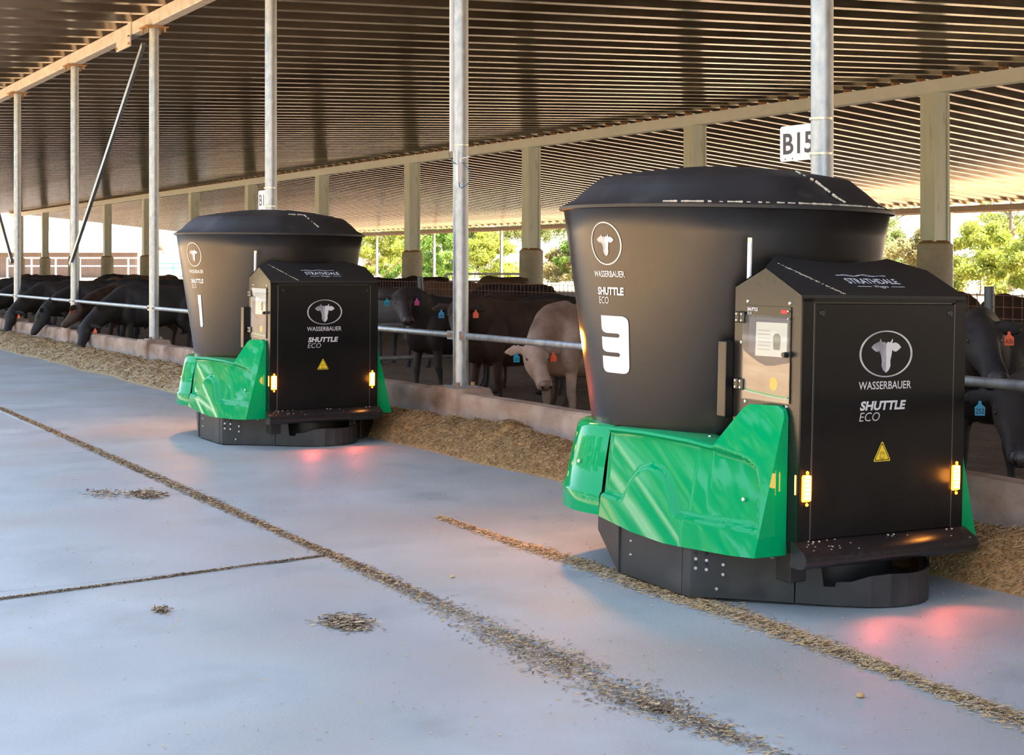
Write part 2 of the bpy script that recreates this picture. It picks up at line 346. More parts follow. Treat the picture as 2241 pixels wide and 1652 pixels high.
# diagonal braces between poles
def brace(a, b, label):
    a = Vector(a); b = Vector(b); d = (b - a).normalized(); u = Vector((1, 0, 0)); w = d.cross(u).normalized(); m = MB()
    for (p, q) in (((-.045, -.045), (.045, -.037)), ((-.045, -.045), (-.037, .045))):
        m.loft([[c + u * x + w * z for x, z in ((p[0], p[1]), (q[0], p[1]), (q[0], q[1]), (p[0], q[1]))] for c in (a, b)])
    o = m.build('diagonal_brace', galv); return tag(o, label, 'brace')
brace((bx - .10, 25.2, 5.52), (bx - .10, 30.4, 1.80), 'long diagonal angle steel brace between the second and third poles from the left')
brace((bx - .10, 41.0, 5.4), (bx - .10, 36.15, 1.85), 'diagonal brace cut off by the left edge of the picture')

# ---------------------------------------------------------------- columns on round pedestals
def column(first=None):
    t = empty('column')
    h = .275; f_ = .05
    m = MB().box((-h, -h, 2.42), (h, -h + f_, 6.56)).box((-h, h - f_, 2.42), (h, h, 6.56)).box((-.05 - .06, -h, 2.42), (-.05, h, 6.56)).box((h - .04, -h, 2.42), (h, h, 6.56))
    m = MB().box((-h, -h + .03, 2.42), (h, h - .03, 6.56)).box((-h - .012, -h, 2.42), (-h + .07, h, 6.56)).box((h - .07, -h, 2.42), (h + .012, h, 6.56))
    m.build('shaft', colm, t)
    MB().lathe([(.46, 2.33), (.42, 2.40), (.33, 2.46)], n=24).build('grout_collar', rust, t)
    prof = [(.49, -.1)]
    for i in range(14):
        z = .05 + i * .165; prof += [(.49, z), (.483, z + .01), (.483, z + .02), (.49, z + .03)]
    prof += [(.49, 2.34), (.46, 2.37)]
    MB().lathe(prof, n=32).build('pedestal', pedm, t, smooth=True, angle=20)
    return t
c0 = column()
for k in range(13):
    t = c0 if k == 0 else copy_tree(c0)
    t.location = (XR, 19.39 + 11.16 * k, 0)
    lab = 'square steel column on round concrete pedestal, ' + (['out of sight right of the frame', 'nearest one, right of the nearest machine', 'showing above the lid of the nearest machine', 'between the centre pole and nearest machine', 'just left of the centre pole', 'above the hood of the far machine', 'just left of the B1 sign', 'above the far machine, left part of its lid'][k] if k < 8 else NUM[k - 8] + ' of the small ones left of the far machine, counted leftward')
    tag(t, lab, 'column', 'columns carrying the ridge girder')
# eave posts
def epost(i, y, label):
    o = MB().box((-.09, -.09, -.1), (.09, .09, 4.3)).build('eave_post', galv_beam, loc=(54.3, y, 0)); return tag(o, label, 'post', 'thin posts under the far eave')
for i in range(10):
    y = 41.5 + 11.16 * i
    lab = ['hidden right of the frame behind the nearest column', 'right of the nearest square column', 'hidden behind the nearest machine', 'behind the nearest machine tub', 'just right of the third square column', 'between the centre pole and third column', 'left of the centre pole', 'right of the far machine with a thin brace', 'small one behind the far machine', 'smallest one at far left'][i]
    epost(i, y, 'thin steel post under the far eave, ' + lab)
br = MB().tube((54.3, 120.6, -.1), (54.3, 109.5, 4.2), .05, n=6).build('eave_brace', mat('brace_ochre', (.5, .36, .2), rough=.7)); tag(br, 'thin ochre diagonal rod beside the far eave post', 'brace')

# ================================================================ FEEDING MACHINES
def frame_mat(x, y, beta, tilt):
    fwd = Vector((math.sin(ALPHA), math.cos(ALPHA), 0)); rt = Vector((math.cos(ALPHA), -math.sin(ALPHA), 0)); up = Vector((0, 0, 1))
    b = R(beta); ey = fwd * math.cos(b) - rt * math.sin(b); ex = rt * math.cos(b) + fwd * math.sin(b); ez = up
    c, s = math.cos(tilt), math.sin(tilt)
    def T(v): r, u, w = v.dot(rt), v.dot(up), v.dot(fwd); return rt * (r * c + u * s) + up * (u * c - r * s) + fwd * w
    ex, ey, ez = T(ex), T(ey), T(ez)
    M = Matrix.Identity(4)
    for i, a in enumerate((ex, ey, ez)):
        for j in range(3): M[j][i] = a[j]
    M.translation = (x, y, .004); return M
TEXT = {}
def text2d(body, w, h, bold=0., shear=0.):
    "letters as flat triangles, fitted into w x h, origin at the left bottom"
    key = (body, bold, shear)
    if key not in TEXT:
        cu = bpy.data.curves.new('t', 'FONT'); cu.body = body; cu.offset = bold; cu.shear = 0; cu.resolution_u = 3
        o = bpy.data.objects.new('t', cu); COL.objects.link(o)
        dg = bpy.context.evaluated_depsgraph_get(); me = bpy.data.meshes.new_from_object(o.evaluated_get(dg))
        vs = [tuple(v.co)[:2] for v in me.vertices]; fs = [tuple(p.vertices) for p in me.polygons]
        bpy.data.objects.remove(o); bpy.data.meshes.remove(me)
        a = np.array(vs); mn = a.min(0); mxx = a.max(0); a = (a - mn) / (mxx - mn); TEXT[key] = (a, fs)
    a, fs = TEXT[key]
    return [(u * w + shear * v * h, v * h) for u, v in a], fs
def put(name, pts, fs, fn, m, parent):
    return raw(name, [fn(u, v) for u, v in pts], fs, m, parent)
# outline of the cattle head badge (unit: head half width 1 = ear tip), right half, from the top of the poll down
HALF = [(0, .30), (.10, .40), (.22, .36), (.30, .40), (.33, .46), (.42, .56), (.43, .44), (.40, .36), (.38, .32), (.62, .36), (.82, .28), (1.0, .12), (.82, -.02), (.66, -.10), (.50, -.08), (.40, .00), (.36, -.25), (.28, -.55), (.30, -.80), (.20, -1.00), (0, -1.15)]
def badge(parent, fn, cx, cz, rx, rz, hs, hz=0):
    n = 64; pts = []; fs = []
    for i in range(n):
        a = 2 * math.pi * i / n; k = .045
        pts += [(cx + rx * math.cos(a), cz + rz * math.sin(a)), (cx + (rx - .075 * rx) * math.cos(a), cz + (rz - .055 * rz) * math.sin(a))]
    for i in range(n): j = (i + 1) % n; fs.append((2 * i, 2 * j, 2 * j + 1, 2 * i + 1))
    put('badge_ring', pts, fs, fn, silver, parent)
    def tri(P):
        bm = bmesh.new(); vv = [bm.verts.new((p[0], p[1], 0)) for p in P]; f = bm.faces.new(vv); bmesh.ops.triangulate(bm, faces=[f])
        bm.verts.index_update(); r = [tuple(v.index for v in f.verts) for f in bm.faces]; bm.free(); return r
    P = [(cx + x * hs, cz + hz + z * hs) for x, z in HALF]; put('badge_head_half', P, tri(P), fn, silver_l, parent)
    P = [(cx - x * hs, cz + hz + z * hs) for x, z in HALF]; put('badge_head_half', P, tri(P), fn, silver_d, parent)

TY, TZ0, TZ1, RB, RT = 1.40, .797, 2.085, .783, .985
def tub_pt(phi, z, off=0.):
    r = RB + (RT - RB) * (z - TZ0) / (TZ1 - TZ0) + off
    return (r * math.cos(phi), TY + r * math.sin(phi), z)
def interp(x, xs, ys): return float(np.interp(x, xs, ys))
FB = ([.08, .6, 1.34], [-.79, -.88, -.93]); FL = ([.08, .5, 1.34], [.25, .18, .10])
def fo(y, z): return interp(y, *FB) + interp(y, *FL) * (z - .3)
REC = [(1.34, .432), (1.145, .42), (1.125, .46), (1.09, .54), (1.03, .605), (.955, .632), (.87, .622), (.80, .58), (.745, .50), (.69, .405), (.45, .403), (.27, .41), (.10, .405), (.125, .53), (.15, .65), (.185, .725), (.24, .757), (.295, .772), (.48, .797), (.67, .812), (1.03, .82), (1.34, .812)]
RECA = np.array(REC)
def sdist(y, z):
    A = RECA; B = np.roll(A, -1, 0); P = np.array([y, z]); d = B - A; t = np.clip(((P - A) * d).sum(1) / (d * d).sum(1), 0, 1); q = A + d * t[:, None]
    dm = np.sqrt(((P - q) ** 2).sum(1).min())
    ins = False
    for (y0, z0), (y1, z1) in zip(A, B):
        if (z0 > z) != (z1 > z) and y < (y1 - y0) * (z - z0) / (z1 - z0) + y0: ins = not ins
    return dm if ins else -dm
ZT = ([.08, .095, .134, .30, .334, .48, .67, 1.03, 1.34], [.99, 1.03, 1.048, 1.043, 1.018, .808, .826, .832, .824])
ZB = ([.08, .24, .74, 1.02, 1.34], [.278, .266, .252, .268, .312])
def side_fender(sg, parent):
    t = empty('side_fender'); t.parent = parent
    ny, nz = 120, 64; ys = sorted(set([.08 + (1.325 - .08) * i / ny for i in range(ny + 1)] + [.095, .134, .30, .334, .48])); vs = []; fs = []
    for y in ys:
        zb, zt = interp(y, *ZB), interp(y, *ZT)
        for j in range(nz + 1):
            z = zb + (zt - zb) * j / nz
            d = sdist(y, z); q_ = min(1, max(0, d / .024)); dep = .038 * q_ * q_ * (3 - 2 * q_)
            rnd_ = 0
            if y > .48: rnd_ = .02 * max(0, (z - (zt - .022)) / .022) ** 2
            vs.append((-sg * -(fo(y, z) + dep + rnd_) if sg > 0 else -(fo(y, z) + dep + rnd_), y, z))
    n1 = nz + 1
    for i in range(len(ys) - 1):
        for j in range(nz): fs.append((i * n1 + j, (i + 1) * n1 + j, (i + 1) * n1 + j + 1, i * n1 + j + 1))
    s = 1 if sg > 0 else -1
    # top deck / fin thickness strip
    k = len(vs); XI = ([.08, .48, .54, .77, 1.27, 1.34], [-.588, -.588, -.585, -.51, -.42, -.41])
    for i, y in enumerate(ys):
        xi = interp(y, *XI); vs.append((s * xi, y, vs[i * n1 + nz][2] - (.004 if y > .48 else 0)))
    for i in range(len(ys) - 1): fs.append((i * n1 + nz, (i + 1) * n1 + nz, k + i + 1, k + i))
    # front face
    k2 = len(vs)
    for j in range(n1): vs.append((s * -.588, .08, vs[j][2]))
    for j in range(nz): fs.append((j, j + 1, k2 + j + 1, k2 + j))
    # rear return at the seam and bottom lip
    k3 = len(vs); L = (len(ys) - 1) * n1
    for j in range(n1): vs.append((s * (abs(vs[L + j][0]) * -1 + .05), 1.325, vs[L + j][2]))
    for j in range(nz): fs.append((L + j, L + j + 1, k3 + j + 1, k3 + j))
    k4 = len(vs)
    for i in range(len(ys)): vs.append((s * (-abs(vs[i * n1][0]) + .05), ys[i], vs[i * n1][2] + .01))
    for i in range(len(ys) - 1): fs.append((i * n1, (i + 1) * n1, k4 + i + 1, k4 + i))
    me = bpy.data.meshes.new('skin'); me.from_pydata(vs, [], fs); me.materials.append(green)
    bm = bmesh.new(); bm.from_mesh(me); bmesh.ops.remove_doubles(bm, verts=bm.verts, dist=.0004); bmesh.ops.recalc_face_normals(bm, faces=bm.faces); bm.to_mesh(me); bm.free()
    me.polygons.foreach_set('use_smooth', [True] * len(me.polygons)); me.set_sharp_from_angle(angle=R(48))
    o = bpy.data.objects.new('skin', me); COL.objects.link(o); o.parent = t
    for p, nn in ((( -.615, .70, .826), (0, 0, 1)), ((-.538, 1.145, .826), (0, 0, 1)), ((fo(.245, .553) + .024, .245, .553), (-1, 0, .1)), ((-.66, .10, .272), (0, 0, -1))):
        MB().disc((p[0] * s, p[1], p[2]), (nn[0] * s, nn[1], nn[2]), .012, .006, 12).build('bolt', bolt_m, t)
    return t
def rear_fender(parent):
    t = empty('rear_fender'); t.parent = parent
    half = [(-.922, 1.333), (-.950, 1.45), (-.955, 1.58), (-.905, 1.75), (-.79, 1.93), (-.60, 2.06), (-.33, 2.13), (0, 2.15)]
    pts = []
    for i in range(len(half) - 1):
        p0 = half[max(i - 1, 0)]; p1 = half[i]; p2 = half[i + 1]; p3 = half[min(i + 2, len(half) - 1)] if i + 2 < len(half) else (.33, 2.13)
        for q in range(6):
            u = q / 6; pts.append(tuple(.5 * ((2 * b) + (-a + c) * u + (2 * a - 5 * b + 4 * c - d) * u * u + (-a + 3 * b - 3 * c + d) * u ** 3) for a, b, c, d in zip(p0, p1, p2, p3)))
    pts.append((0, 2.15)); pts = pts + [(-x, y) for x, y in pts[-2::-1]]
    rows = [(.325, .03), (.315, 0), (.36, 0), (.425, .002), (.437, .006), (.447, .02), (.60, .045), (.74, .075), (.79, .088), (.812, .10), (.822, .12), (.824, .24)]
    rings = []; n = len(pts)
    for z, ins in rows:
        r = []
        for i, (x, y) in enumerate(pts):
            tx, ty = pts[min(i + 1, n - 1)][0] - pts[max(i - 1, 0)][0], pts[min(i + 1, n - 1)][1] - pts[max(i - 1, 0)][1]
            l = math.hypot(tx, ty); nx, ny = ty / l, -tx / l
            zz = z if z > .33 else z - 0
            r.append((x + nx * ins, y + ny * ins, zz))
        rings.append(r)
    MB().loft(rings, caps=False, closed=False).build('skin', green, t, smooth=True, angle=50)
    MB().disc((-.925, 1.55, .60), (-1, 0, .1), .012, .006, 12).build('bolt', bolt_m, t)
    return t
def machine(number, M, label, film, pm):
    t = tag(empty('feeding_machine'), label, 'feeding machine', 'feeding machines in the alley'); t.matrix_world = M
    # hopper tub
    prof = [(RB - .03, TZ0 - .01)] + [(RB + (RT - RB) * q / 10, TZ0 + (TZ1 - TZ0) * q / 10) for q in range(11)] + [(RT + .004, TZ1 + .004), (RT - .03, TZ1 + .005)]
    tub = MB().lathe(prof, (0, TY), n=128).build('tub', blk_tub, t, smooth=True, angle=50)
    # lid: rim flange, sloping skirt with soft corners, shallow crown
    def sup(a, e):  # rounded many-sided plateau
        k = 8; aa = (a % (2 * math.pi / k)) - math.pi / k; return 1 - e * (1 - math.cos(math.pi / k) / math.cos(aa))
    rings = []; n = 128
    for r, z, e in ((RT + .005, TZ1 + .004, 0), (RT + .028, TZ1 + .006, 0), (RT + .030, TZ1 + .024, 0), (RT + .004, TZ1 + .036, 0), (RT - .05, TZ1 + .07, .2), (.88, 2.215, .5), (.80, 2.278, .7), (.775, 2.290, .7), (.55, 2.330, .7), (.30, 2.362, .6), (.10, 2.372, .4), (.02, 2.374, 0)):
        rings.append([(r * sup(a + .3, e) * math.cos(a), TY + r * sup(a + .3, e) * math.sin(a), z) for a in [2 * math.pi * i / n for i in range(n)]])
    lid = MB().loft(rings).build('lid', blk_lid, t, smooth=True, angle=40)
    def sc(pts, r=.006, name='sealant_line'):
        m = MB(); rr = random.Random(3)
        for a, b in zip(pts[:-1], pts[1:]):
            a = Vector(a); b = Vector(b); k = max(2, int((b - a).length / .018))
            for i in range(k):
                if rr.random() < .78:
                    p = a.lerp(b, i / k); q = a.lerp(b, (i + .95) / k); w = r * rr.uniform(.5, 1.6)
                    m.tube(p, q, w, w * rr.uniform(.6, 1), 6)
        return m.build(name, scratch, lid)
    A0, A1 = R(212), R(300)
    arc = [((RT + .008) * math.cos(A0 + (A1 - A0) * i / 24), TY + (RT + .008) * math.sin(A0 + (A1 - A0) * i / 24), TZ1 + .037) for i in range(25)]
    ps = R(276)
    if number == '3':
        sc(arc, .0045)
        sc([((RT - .02) * math.cos(ps), TY + (RT - .02) * math.sin(ps), TZ1 + .055), (.93 * math.cos(ps - .03), TY + .93 * math.sin(ps - .03), 2.165), (.80 * math.cos(ps - .08), TY + .80 * math.sin(ps - .08), 2.262), (.66 * math.cos(ps - .12), TY + .66 * math.sin(ps - .12), 2.325)], .006)
    else:
        sc([(.72 * math.cos(R(262)), TY + .72 * math.sin(R(262)), 2.308), (.74 * math.cos(R(275)), TY + .74 * math.sin(R(275)), 2.303), (.93 * math.cos(R(280)), TY + .93 * math.sin(R(280)), 2.165)], .005)
    # print on the tub
    pm = R(pm)
    def on_tub(u, v): 
        z = v; r = RB + (RT - RB) * (z - TZ0) / (TZ1 - TZ0); return tub_pt(pm + u / r, z, .003)
    badge(tub, on_tub, 0, 1.885, .132, .124, .074, .012)
    p, f = text2d('WASSERBAUER', .265, .036, .008); put('lettering', [(u - .132, v + 1.692) for u, v in p], f, on_tub, silver_l, tub)
    p, f = text2d('SHUTTLE', .225, .046, .035, .12); put('lettering', [(u - .115, v + 1.588) for u, v in p], f, on_tub, silver_l, tub)
    p, f = text2d('ECO', .09, .040, -.006, .12); put('lettering', [(u - .11, v + 1.538) for u, v in p], f, on_tub, silver_l, tub)
    # number, drawn from bars with rounded corners
    def rrect(u0, v0, u1, v1, r, c=(1, 1, 1, 1)):
        P = []
        for (cu, cv, a0, on) in ((u1 - r, v1 - r, 0, c[0]), (u0 + r, v1 - r, 90, c[1]), (u0 + r, v0 + r, 180, c[2]), (u1 - r, v0 + r, 270, c[3])):
            if on: P += [(cu + r * math.cos(R(a0 + 15 * i)), cv + r * math.sin(R(a0 + 15 * i))) for i in range(7)]
            else: P += [(u1 if a0 in (0, 270) else u0, v1 if a0 in (0, 90) else v0)]
        return P
    def strip(u0, u1, v0, v1, nu, nv, f=None):
        vs = []; fs = []
        for i in range(nu + 1):
            for j in range(nv + 1): vs.append((u0 + (u1 - u0) * i / nu, v0 + (v1 - v0) * j / nv))
        for i in range(nu):
            for j in range(nv): k = i * (nv + 1) + j; fs.append((k, k + nv + 1, k + nv + 2, k + 1))
        return vs, fs
    z0, z1 = 1.135, 1.468; w = .118
    if number == '3':
        body = [(w, z0 + .035), (w - .01, z0 + .012), (w - .035, z0), (-w + .045, z0), (-w + .012, z0 + .012), (-w, z0 + .035), (-w, z0 + .098)]
        h1 = z0 + .108; h2 = z0 + .220
        P = [(-w, z1), (w - .045, z1), (w - .018, z1 - .008), (w - .004, z1 - .022), (w, z1 - .045), (w, z0 + .04), (w - .006, z0 + .018), (w - .022, z0 + .005), (w - .045, z0), (-w + .045, z0), (-w + .02, z0 + .006), (-w + .004, z0 + .022), (-w, z0 + .04), (-w, h1 - .012),
             (w - .085, h1 - .012), (w - .074, h1 - .006), (w - .072, h1 + .004), (w - .085, h1 + .012), (-w + .045, h1 + .012), (-w + .018, h1 + .018), (-w + .004, h1 + .03), (-w, h1 + .05), (-w, h2 - .012),
             (w - .085, h2 - .012), (w - .074, h2 - .006), (w - .072, h2 + .004), (w - .085, h2 + .012), (-w + .045, h2 + .012), (-w + .018, h2 + .018), (-w + .004, h2 + .03), (-w, h2 + .05)]
    else:
        P = [(-.028, z1), (.03, z1), (.032, z0 + .02), (.02, z0), (-.012, z0), (-.018, z0 + .02), (-.02, z1 - .10), (-.028, z1 - .10)]
    bm = bmesh.new(); f = bm.faces.new([bm.verts.new((a, b, 0)) for a, b in P]); bmesh.ops.triangulate(bm, faces=[f])
    for _ in range(2): bmesh.ops.subdivide_edges(bm, edges=bm.edges[:], cuts=1, use_grid_fill=True)
    bmesh.ops.triangulate(bm, faces=bm.faces[:]); bm.verts.index_update()
    put('number', [(v.co.x, v.co.y) for v in bm.verts], [tuple(v.index for v in f.verts) for f in bm.faces], lambda u, v: tub_pt(pm + .015 + (u + (v - z1) * .10) / (RB + (RT - RB) * (v - TZ0) / (TZ1 - TZ0)), v, .004), white_pr, tub); bm.free()
    # chassis
    MB().box((-.60, .50, .24), (.60, 2.0, .775)).build('chassis', blk_plate, t)
    dk = MB().prism([(-.60, .50), (.60, .50), (.60, 1.0), (.55, 2.0), (-.55, 2.0), (-.60, 1.0)], lambda u, v, w: (u, v, .775 + w), .022)
    dk.build('deck', blk_hood, t)
    # cabinet
    CW = .585
    cab = MB()
    side = [(0, .29), (0, 1.625), (.29, 1.762), (.54, 1.655), (.54, .29)]
    cab.loft([[(x, y, z) for y, z in side] for x in (-CW, CW)])
    cabo = cab.build('cabinet', blk_steel, t)
    # hood shell
    arcp = [(x_, y_, 1.628 + (y_ + .006) * .47) for x_, y_ in ((.41, .425), (.30, .395), (.15, .37), (0, .36), (-.15, .37), (-.30, .395), (-.41, .425))]
    vs = [(-CW - .004, -.006, 1.628), (CW + .004, -.006, 1.628), (CW + .004, .29, 1.767), arcp[0], *arcp[1:], (-CW - .004, .29, 1.767)]
    m = MB(); n = len(vs); m.add(vs, [tuple(range(n))])
    m.add([(-CW - .004, .29, 1.768), (-.41, .425, 1.8306), (-.41, .54, 1.66), (-CW - .004, .54, 1.66)], [(0, 1, 2, 3)])
    m.add([(CW + .004, .29, 1.768), (.41, .425, 1.8306), (.41, .54, 1.66), (CW + .004, .54, 1.66)], [(0, 1, 2, 3)])
    m.add([(x, y, z) for x, y, z in arcp] + [(x, y + .0, 1.55) for x, y, z in arcp], [(i, i + 1, 8 + i, 7 + i) for i in range(6)])
    m.add([(-CW - .004, -.006, 1.628), (CW + .004, -.006, 1.628), (CW + .004, -.006, 1.612), (-CW - .004, -.006, 1.612)], [(0, 1, 2, 3)])
    hood = m.build('hood', blk_hood, t)
    hs = .470  # slope of the front of the hood
    def on_hood(u, v): y = v; return (u, y, 1.628 + (y + .006) * hs + .003)
    # farm name on the hood
    p, f = text2d('STRATHDALE', .37, .058, .012); put('lettering', [(u - .15, v + .118) for u, v in p], f, on_hood, white_pr, hood)
    p, f = text2d('Wagyu', .10, .036, .0, .3); put('lettering', [(u - .01, v + .068) for u, v in p], f, on_hood, white_pr, hood)
    for (a, b, yy) in ((-.12, -.02, .088), (.12, .22, .088)): put('rule', [(a, yy - .0025), (b, yy - .0025), (b, yy + .0025), (a, yy + .0025)], [(0, 1, 2, 3)], on_hood, white_pr, hood)
    for ph, am, yo in ((0, .010, .208), (1.2, .009, .204)):
        P = []; fs = []
        for i in range(41):
            u = -.17 + .36 * i / 40; e = math.sin(math.pi * i / 40); P += [(u, yo + am * e * math.sin(u * 42 + ph)), (u, yo + am * e * math.sin(u * 42 + ph) + .004)]
        fs = [(2 * i, 2 * i + 2, 2 * i + 3, 2 * i + 1) for i in range(40)]; put('hill_line', P, fs, on_hood, white_pr, hood)
    rr = random.Random(5); m = MB()
    for i in range(46):
        q = i / 45; x = -.47 + .18 * q; y = .33 - .33 * q
        if rr.random() < .8: 
            z = 1.628 + (y + .006) * hs + .001; m.box((x + rr.uniform(-.006, .006), y, z), (x + rr.uniform(.006, .014), y + .006, z + .003))
    m.build('scratch', scratch, hood)
    # front: frame edge, door, fasteners
    m = MB()
    for a, b in (((-CW, -.012, .31), (-.515, 0, 1.61)), ((.50, -.012, .31), (CW, 0, 1.61)), ((-CW, -.012, 1.592), (CW, 0, 1.612)), ((-CW, -.012, .31), (CW, 0, .36))): m.box(a, b)
    m.build('front_frame', blk_door, t)
    door = MB().bbox((-.508, -.017, .366), (.493, -.001, 1.585), .004).build('door', blk_door, t)
    edge = mat_edge
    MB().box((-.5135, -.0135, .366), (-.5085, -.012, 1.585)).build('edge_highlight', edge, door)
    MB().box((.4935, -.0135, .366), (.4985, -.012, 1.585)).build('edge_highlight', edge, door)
    for x in (-.46, .455):
        MB().disc((x, -.017, 1.535), (0, -1, 0), .018, .008, 16).disc((x, -.024, 1.535), (0, -1, 0), .010, .004, 6).build('lock', blk_tub, door)
    def on_door(u, v): return (u, -.0185, v)
    badge(door, on_door, -.010, 1.32, .190, .124, .107, .022)
    p, f = text2d('WASSERBAUER', .375, .042, .008); put('lettering', [(u - .20, v + 1.133) for u, v in p], f, on_door, silver_l, door)
    p, f = text2d('SHUTTLE', .32, .050, .04, .22); put('lettering', [(u - .19, v + 1.022) for u, v in p], f, on_door, silver_l, door)
    p, f = text2d('ECO', .14, .046, -.008, .22); put('lettering', [(u - .192, v + .966) for u, v in p], f, on_door, silver_l, door)
    def tri(r, cx, cz): return [(cx + r * math.cos(R(90 + 120 * i + d)) * (1), cz + r * math.sin(R(90 + 120 * i + d))) for i in range(3) for d in (-4, 0, 4)]
    T = tri(.066, -.025, .787); put('warning_triangle', T, [tuple(range(9))], on_door, yellow, door)
    T1 = tri(.058, -.025, .787); T2 = tri(.050, -.025, .787)
    put('triangle_border', T1 + T2, [(i, (i + 1) % 9, 9 + (i + 1) % 9, 9 + i) for i in range(9)], lambda u, v: (u, -.0190, v), ink, door)
    P = []; fs = []
    for k_, (r0, a0, a1) in enumerate(((.012, 0, 330), (.019, 20, 150), (.019, 200, 330))):
        b = len(P)
        for i in range(17):
            a = R(a0 + (a1 - a0) * i / 16); P += [(-.025 + r0 * math.cos(a), .78 + r0 * math.sin(a)), (-.025 + (r0 + .0025) * math.cos(a), .78 + (r0 + .0025) * math.sin(a))]
        fs += [(b + 2 * i, b + 2 * i + 2, b + 2 * i + 3, b + 2 * i + 1) for i in range(16)]
    put('rotation_symbol', P, fs, lambda u, v: (u, -.0190, v), ink, door)
    # bumper roll
    BP = [(0, .362), (-.02, .362), (-.105, .318), (-.122, .29), (-.118, .262), (-.10, .240), (-.06, .232), (0, .236)]
    MB().loft([[(x, y, z) for y, z in BP] for x in (-.625, .60)]).build('bumper', mat_bump, t, smooth=True, angle=40)
    m = MB(); rr = random.Random(11)
    for i in range(22):
        x = rr.uniform(-.58, -.25) if i < 16 else rr.uniform(-.2, .55); y = -.02 - .085 * rr.random(); z = .362 + (y + .02) / .085 * .044; m.box((x, y, z), (x + .009, y + .004, z + .003))
    for x in (-.50, -.46, .02, .06, .45, .49): m.disc((x, -.03, .358), (0, -.4, 1), .006, .003, 8)
    m.build('bumper_crumbs', scratch, t)
    # amber lamps
    for x in (-.548, .518):
        L = MB().bbox((x - .030, -.030, .565), (x + .030, -.012, .705), .008).build('amber_lamp', amber_case, t)
        MB().disc((x, -.028, .553), (0, -1, 0), .010, .006).disc((x, -.028, .717), (0, -1, 0), .010, .006).build('screw', amber_case, L)
        m = MB()
        for q in range(6): z = .58 + q * .0215; m.bbox((x - .014, -.035, z), (x + .014, -.029, z + .015), .003)
        m.build('led', amber_hot, L)
        MB().box((x - .024, -.0325, .572), (x - .016, -.029, .70)).box((x + .016, -.0325, .572), (x + .024, -.029, .70)).build('lens_edge', amber, L)
    MB().box((-.588 + .0, .015, .60), (-.586, .022, .70)).build('lamp_reflector', amber, t)
    # control window on the left side
    def on_side(u, v, o=.0): return (-CW - .004 - o, u, v)
    WY0, WY1, WZ0, WZ1 = .075, .455, 1.062, 1.562
    win = MB().bbox((-CW - .006, WY0, WZ0), (-CW + .001, WY1, WZ1), .001).build('control_window', blk_steel, t)
    def flat(name, P, m, o=.0035, par=win): 
        bm = bmesh.new(); f = bm.faces.new([bm.verts.new((-CW - .004 - o, a, b)) for a, b in P]); bmesh.ops.triangulate(bm, faces=[f]); bm.verts.index_update()
        r = raw(name, [tuple(v.co) for v in bm.verts], [tuple(v.index for v in f.verts) for f in bm.faces], m, par); bm.free(); return r
    flat('bezel', [(.085, 1.31), (.41, 1.31), (.41, 1.50), (.085, 1.50)], grey_bez, .0026)
    flat('display', [(.10, 1.30), (.355, 1.295), (.35, 1.475), (.098, 1.478)], screen_m, .0032)
    flat('display_icon', [(.155, 1.335), (.205, 1.335), (.212, 1.40), (.195, 1.42), (.165, 1.42), (.148, 1.40)], icon_m, .0038)
    for k_ in range(6): flat('display_line', [(.235, 1.43 - k_ * .02), (.335, 1.43 - k_ * .02), (.335, 1.434 - k_ * .02), (.235, 1.434 - k_ * .02)], icon_l, .0038)
    top = [(WY0 + .31 * 0 + (WY1 - WY0) * q / 12, 1.245 + .075 * (max(0, (q / 12 - .45) / .55) ** 1.5) + .03 * max(0, (.45 - q / 12) / .45) ** 1.2) for q in range(13)]
    flat('picture', [(WY0, WZ0), (WY1, WZ0)] + top[::-1], wood_pic if film == 0 else grey_bez, .0036)
    gs = [(WY0 + (WY1 - WY0) * q / 12, 1.085 + .022 * (q / 12) ** 2) for q in range(13)]
    flat('picture_stripe', gs + [(a, b + .012) for a, b in gs[::-1]], stripe_g, .0042)
    flat('picture_stripe', [(a, b - .003) for a, b in gs] + [(a, b + .001) for a, b in gs[::-1]], white_pr, .0045)
    flat('round_sticker', [(.20 + .032 * math.cos(R(20 * i)), 1.155 + .036 * math.sin(R(20 * i))) for i in range(18)], yellow, .0045)
    p, f = text2d('SHUTTLE', .085, .018, .03); raw('lettering', [(-CW - .0085, WY1 - .03 - u, v + 1.532) for u, v in p], f, white_pr, win)
    p, f = text2d('ECO', .035, .014, 0.); raw('lettering', [(-CW - .0085, WY1 - .03 - u, v + 1.512) for u, v in p], f, white_pr, win)
    flat('red_mark', [(.10, 1.527), (.15, 1.527), (.15, 1.545), (.10, 1.545)], red_m, .0045)
    if film: 
        flat('torn_film', [(.08, 1.55), (.45, 1.555), (.44, 1.50), (.38, 1.47), (.30, 1.465), (.22, 1.44), (.15, 1.41), (.10, 1.39), (.08, 1.42)], film_m, .0048)
    cov = MB().box((-CW - .016, WY0 - .002, WZ0 - .004), (-CW - .012, WY1 + .002, WZ1 - .05)).build('clear_cover', glassm, win)
    for z in (1.495, 1.135):
        h = MB().bbox((-CW - .026, .435, z - .030), (-CW - .006, .472, z + .030), .004).bbox((-CW - .026, .478, z - .030), (-CW - .004, .512, z + .030), .004).build('hinge', blk_tub, win)
        m = MB()
        for y in (.453, .495):
            for q in (-.017, .017): m.disc((-CW - .026, y, z + q), (-1, 0, 0), .007, .004, 8)
        m.build('screw', bolt_m, h)['kind'] = 'stuff'
    MB().disc((-CW - .014, .09, 1.315), (-1, 0, 0), .016, .028, 16).build('knob', blk_tub, win)
    m = MB()
    for y, z in ((.43, 1.582), (.088, 1.582), (.435, 1.045), (.10, 1.045), (.478, 1.36)): m.disc((-CW, y, z), (-1, 0, 0), .010, .006, 10)
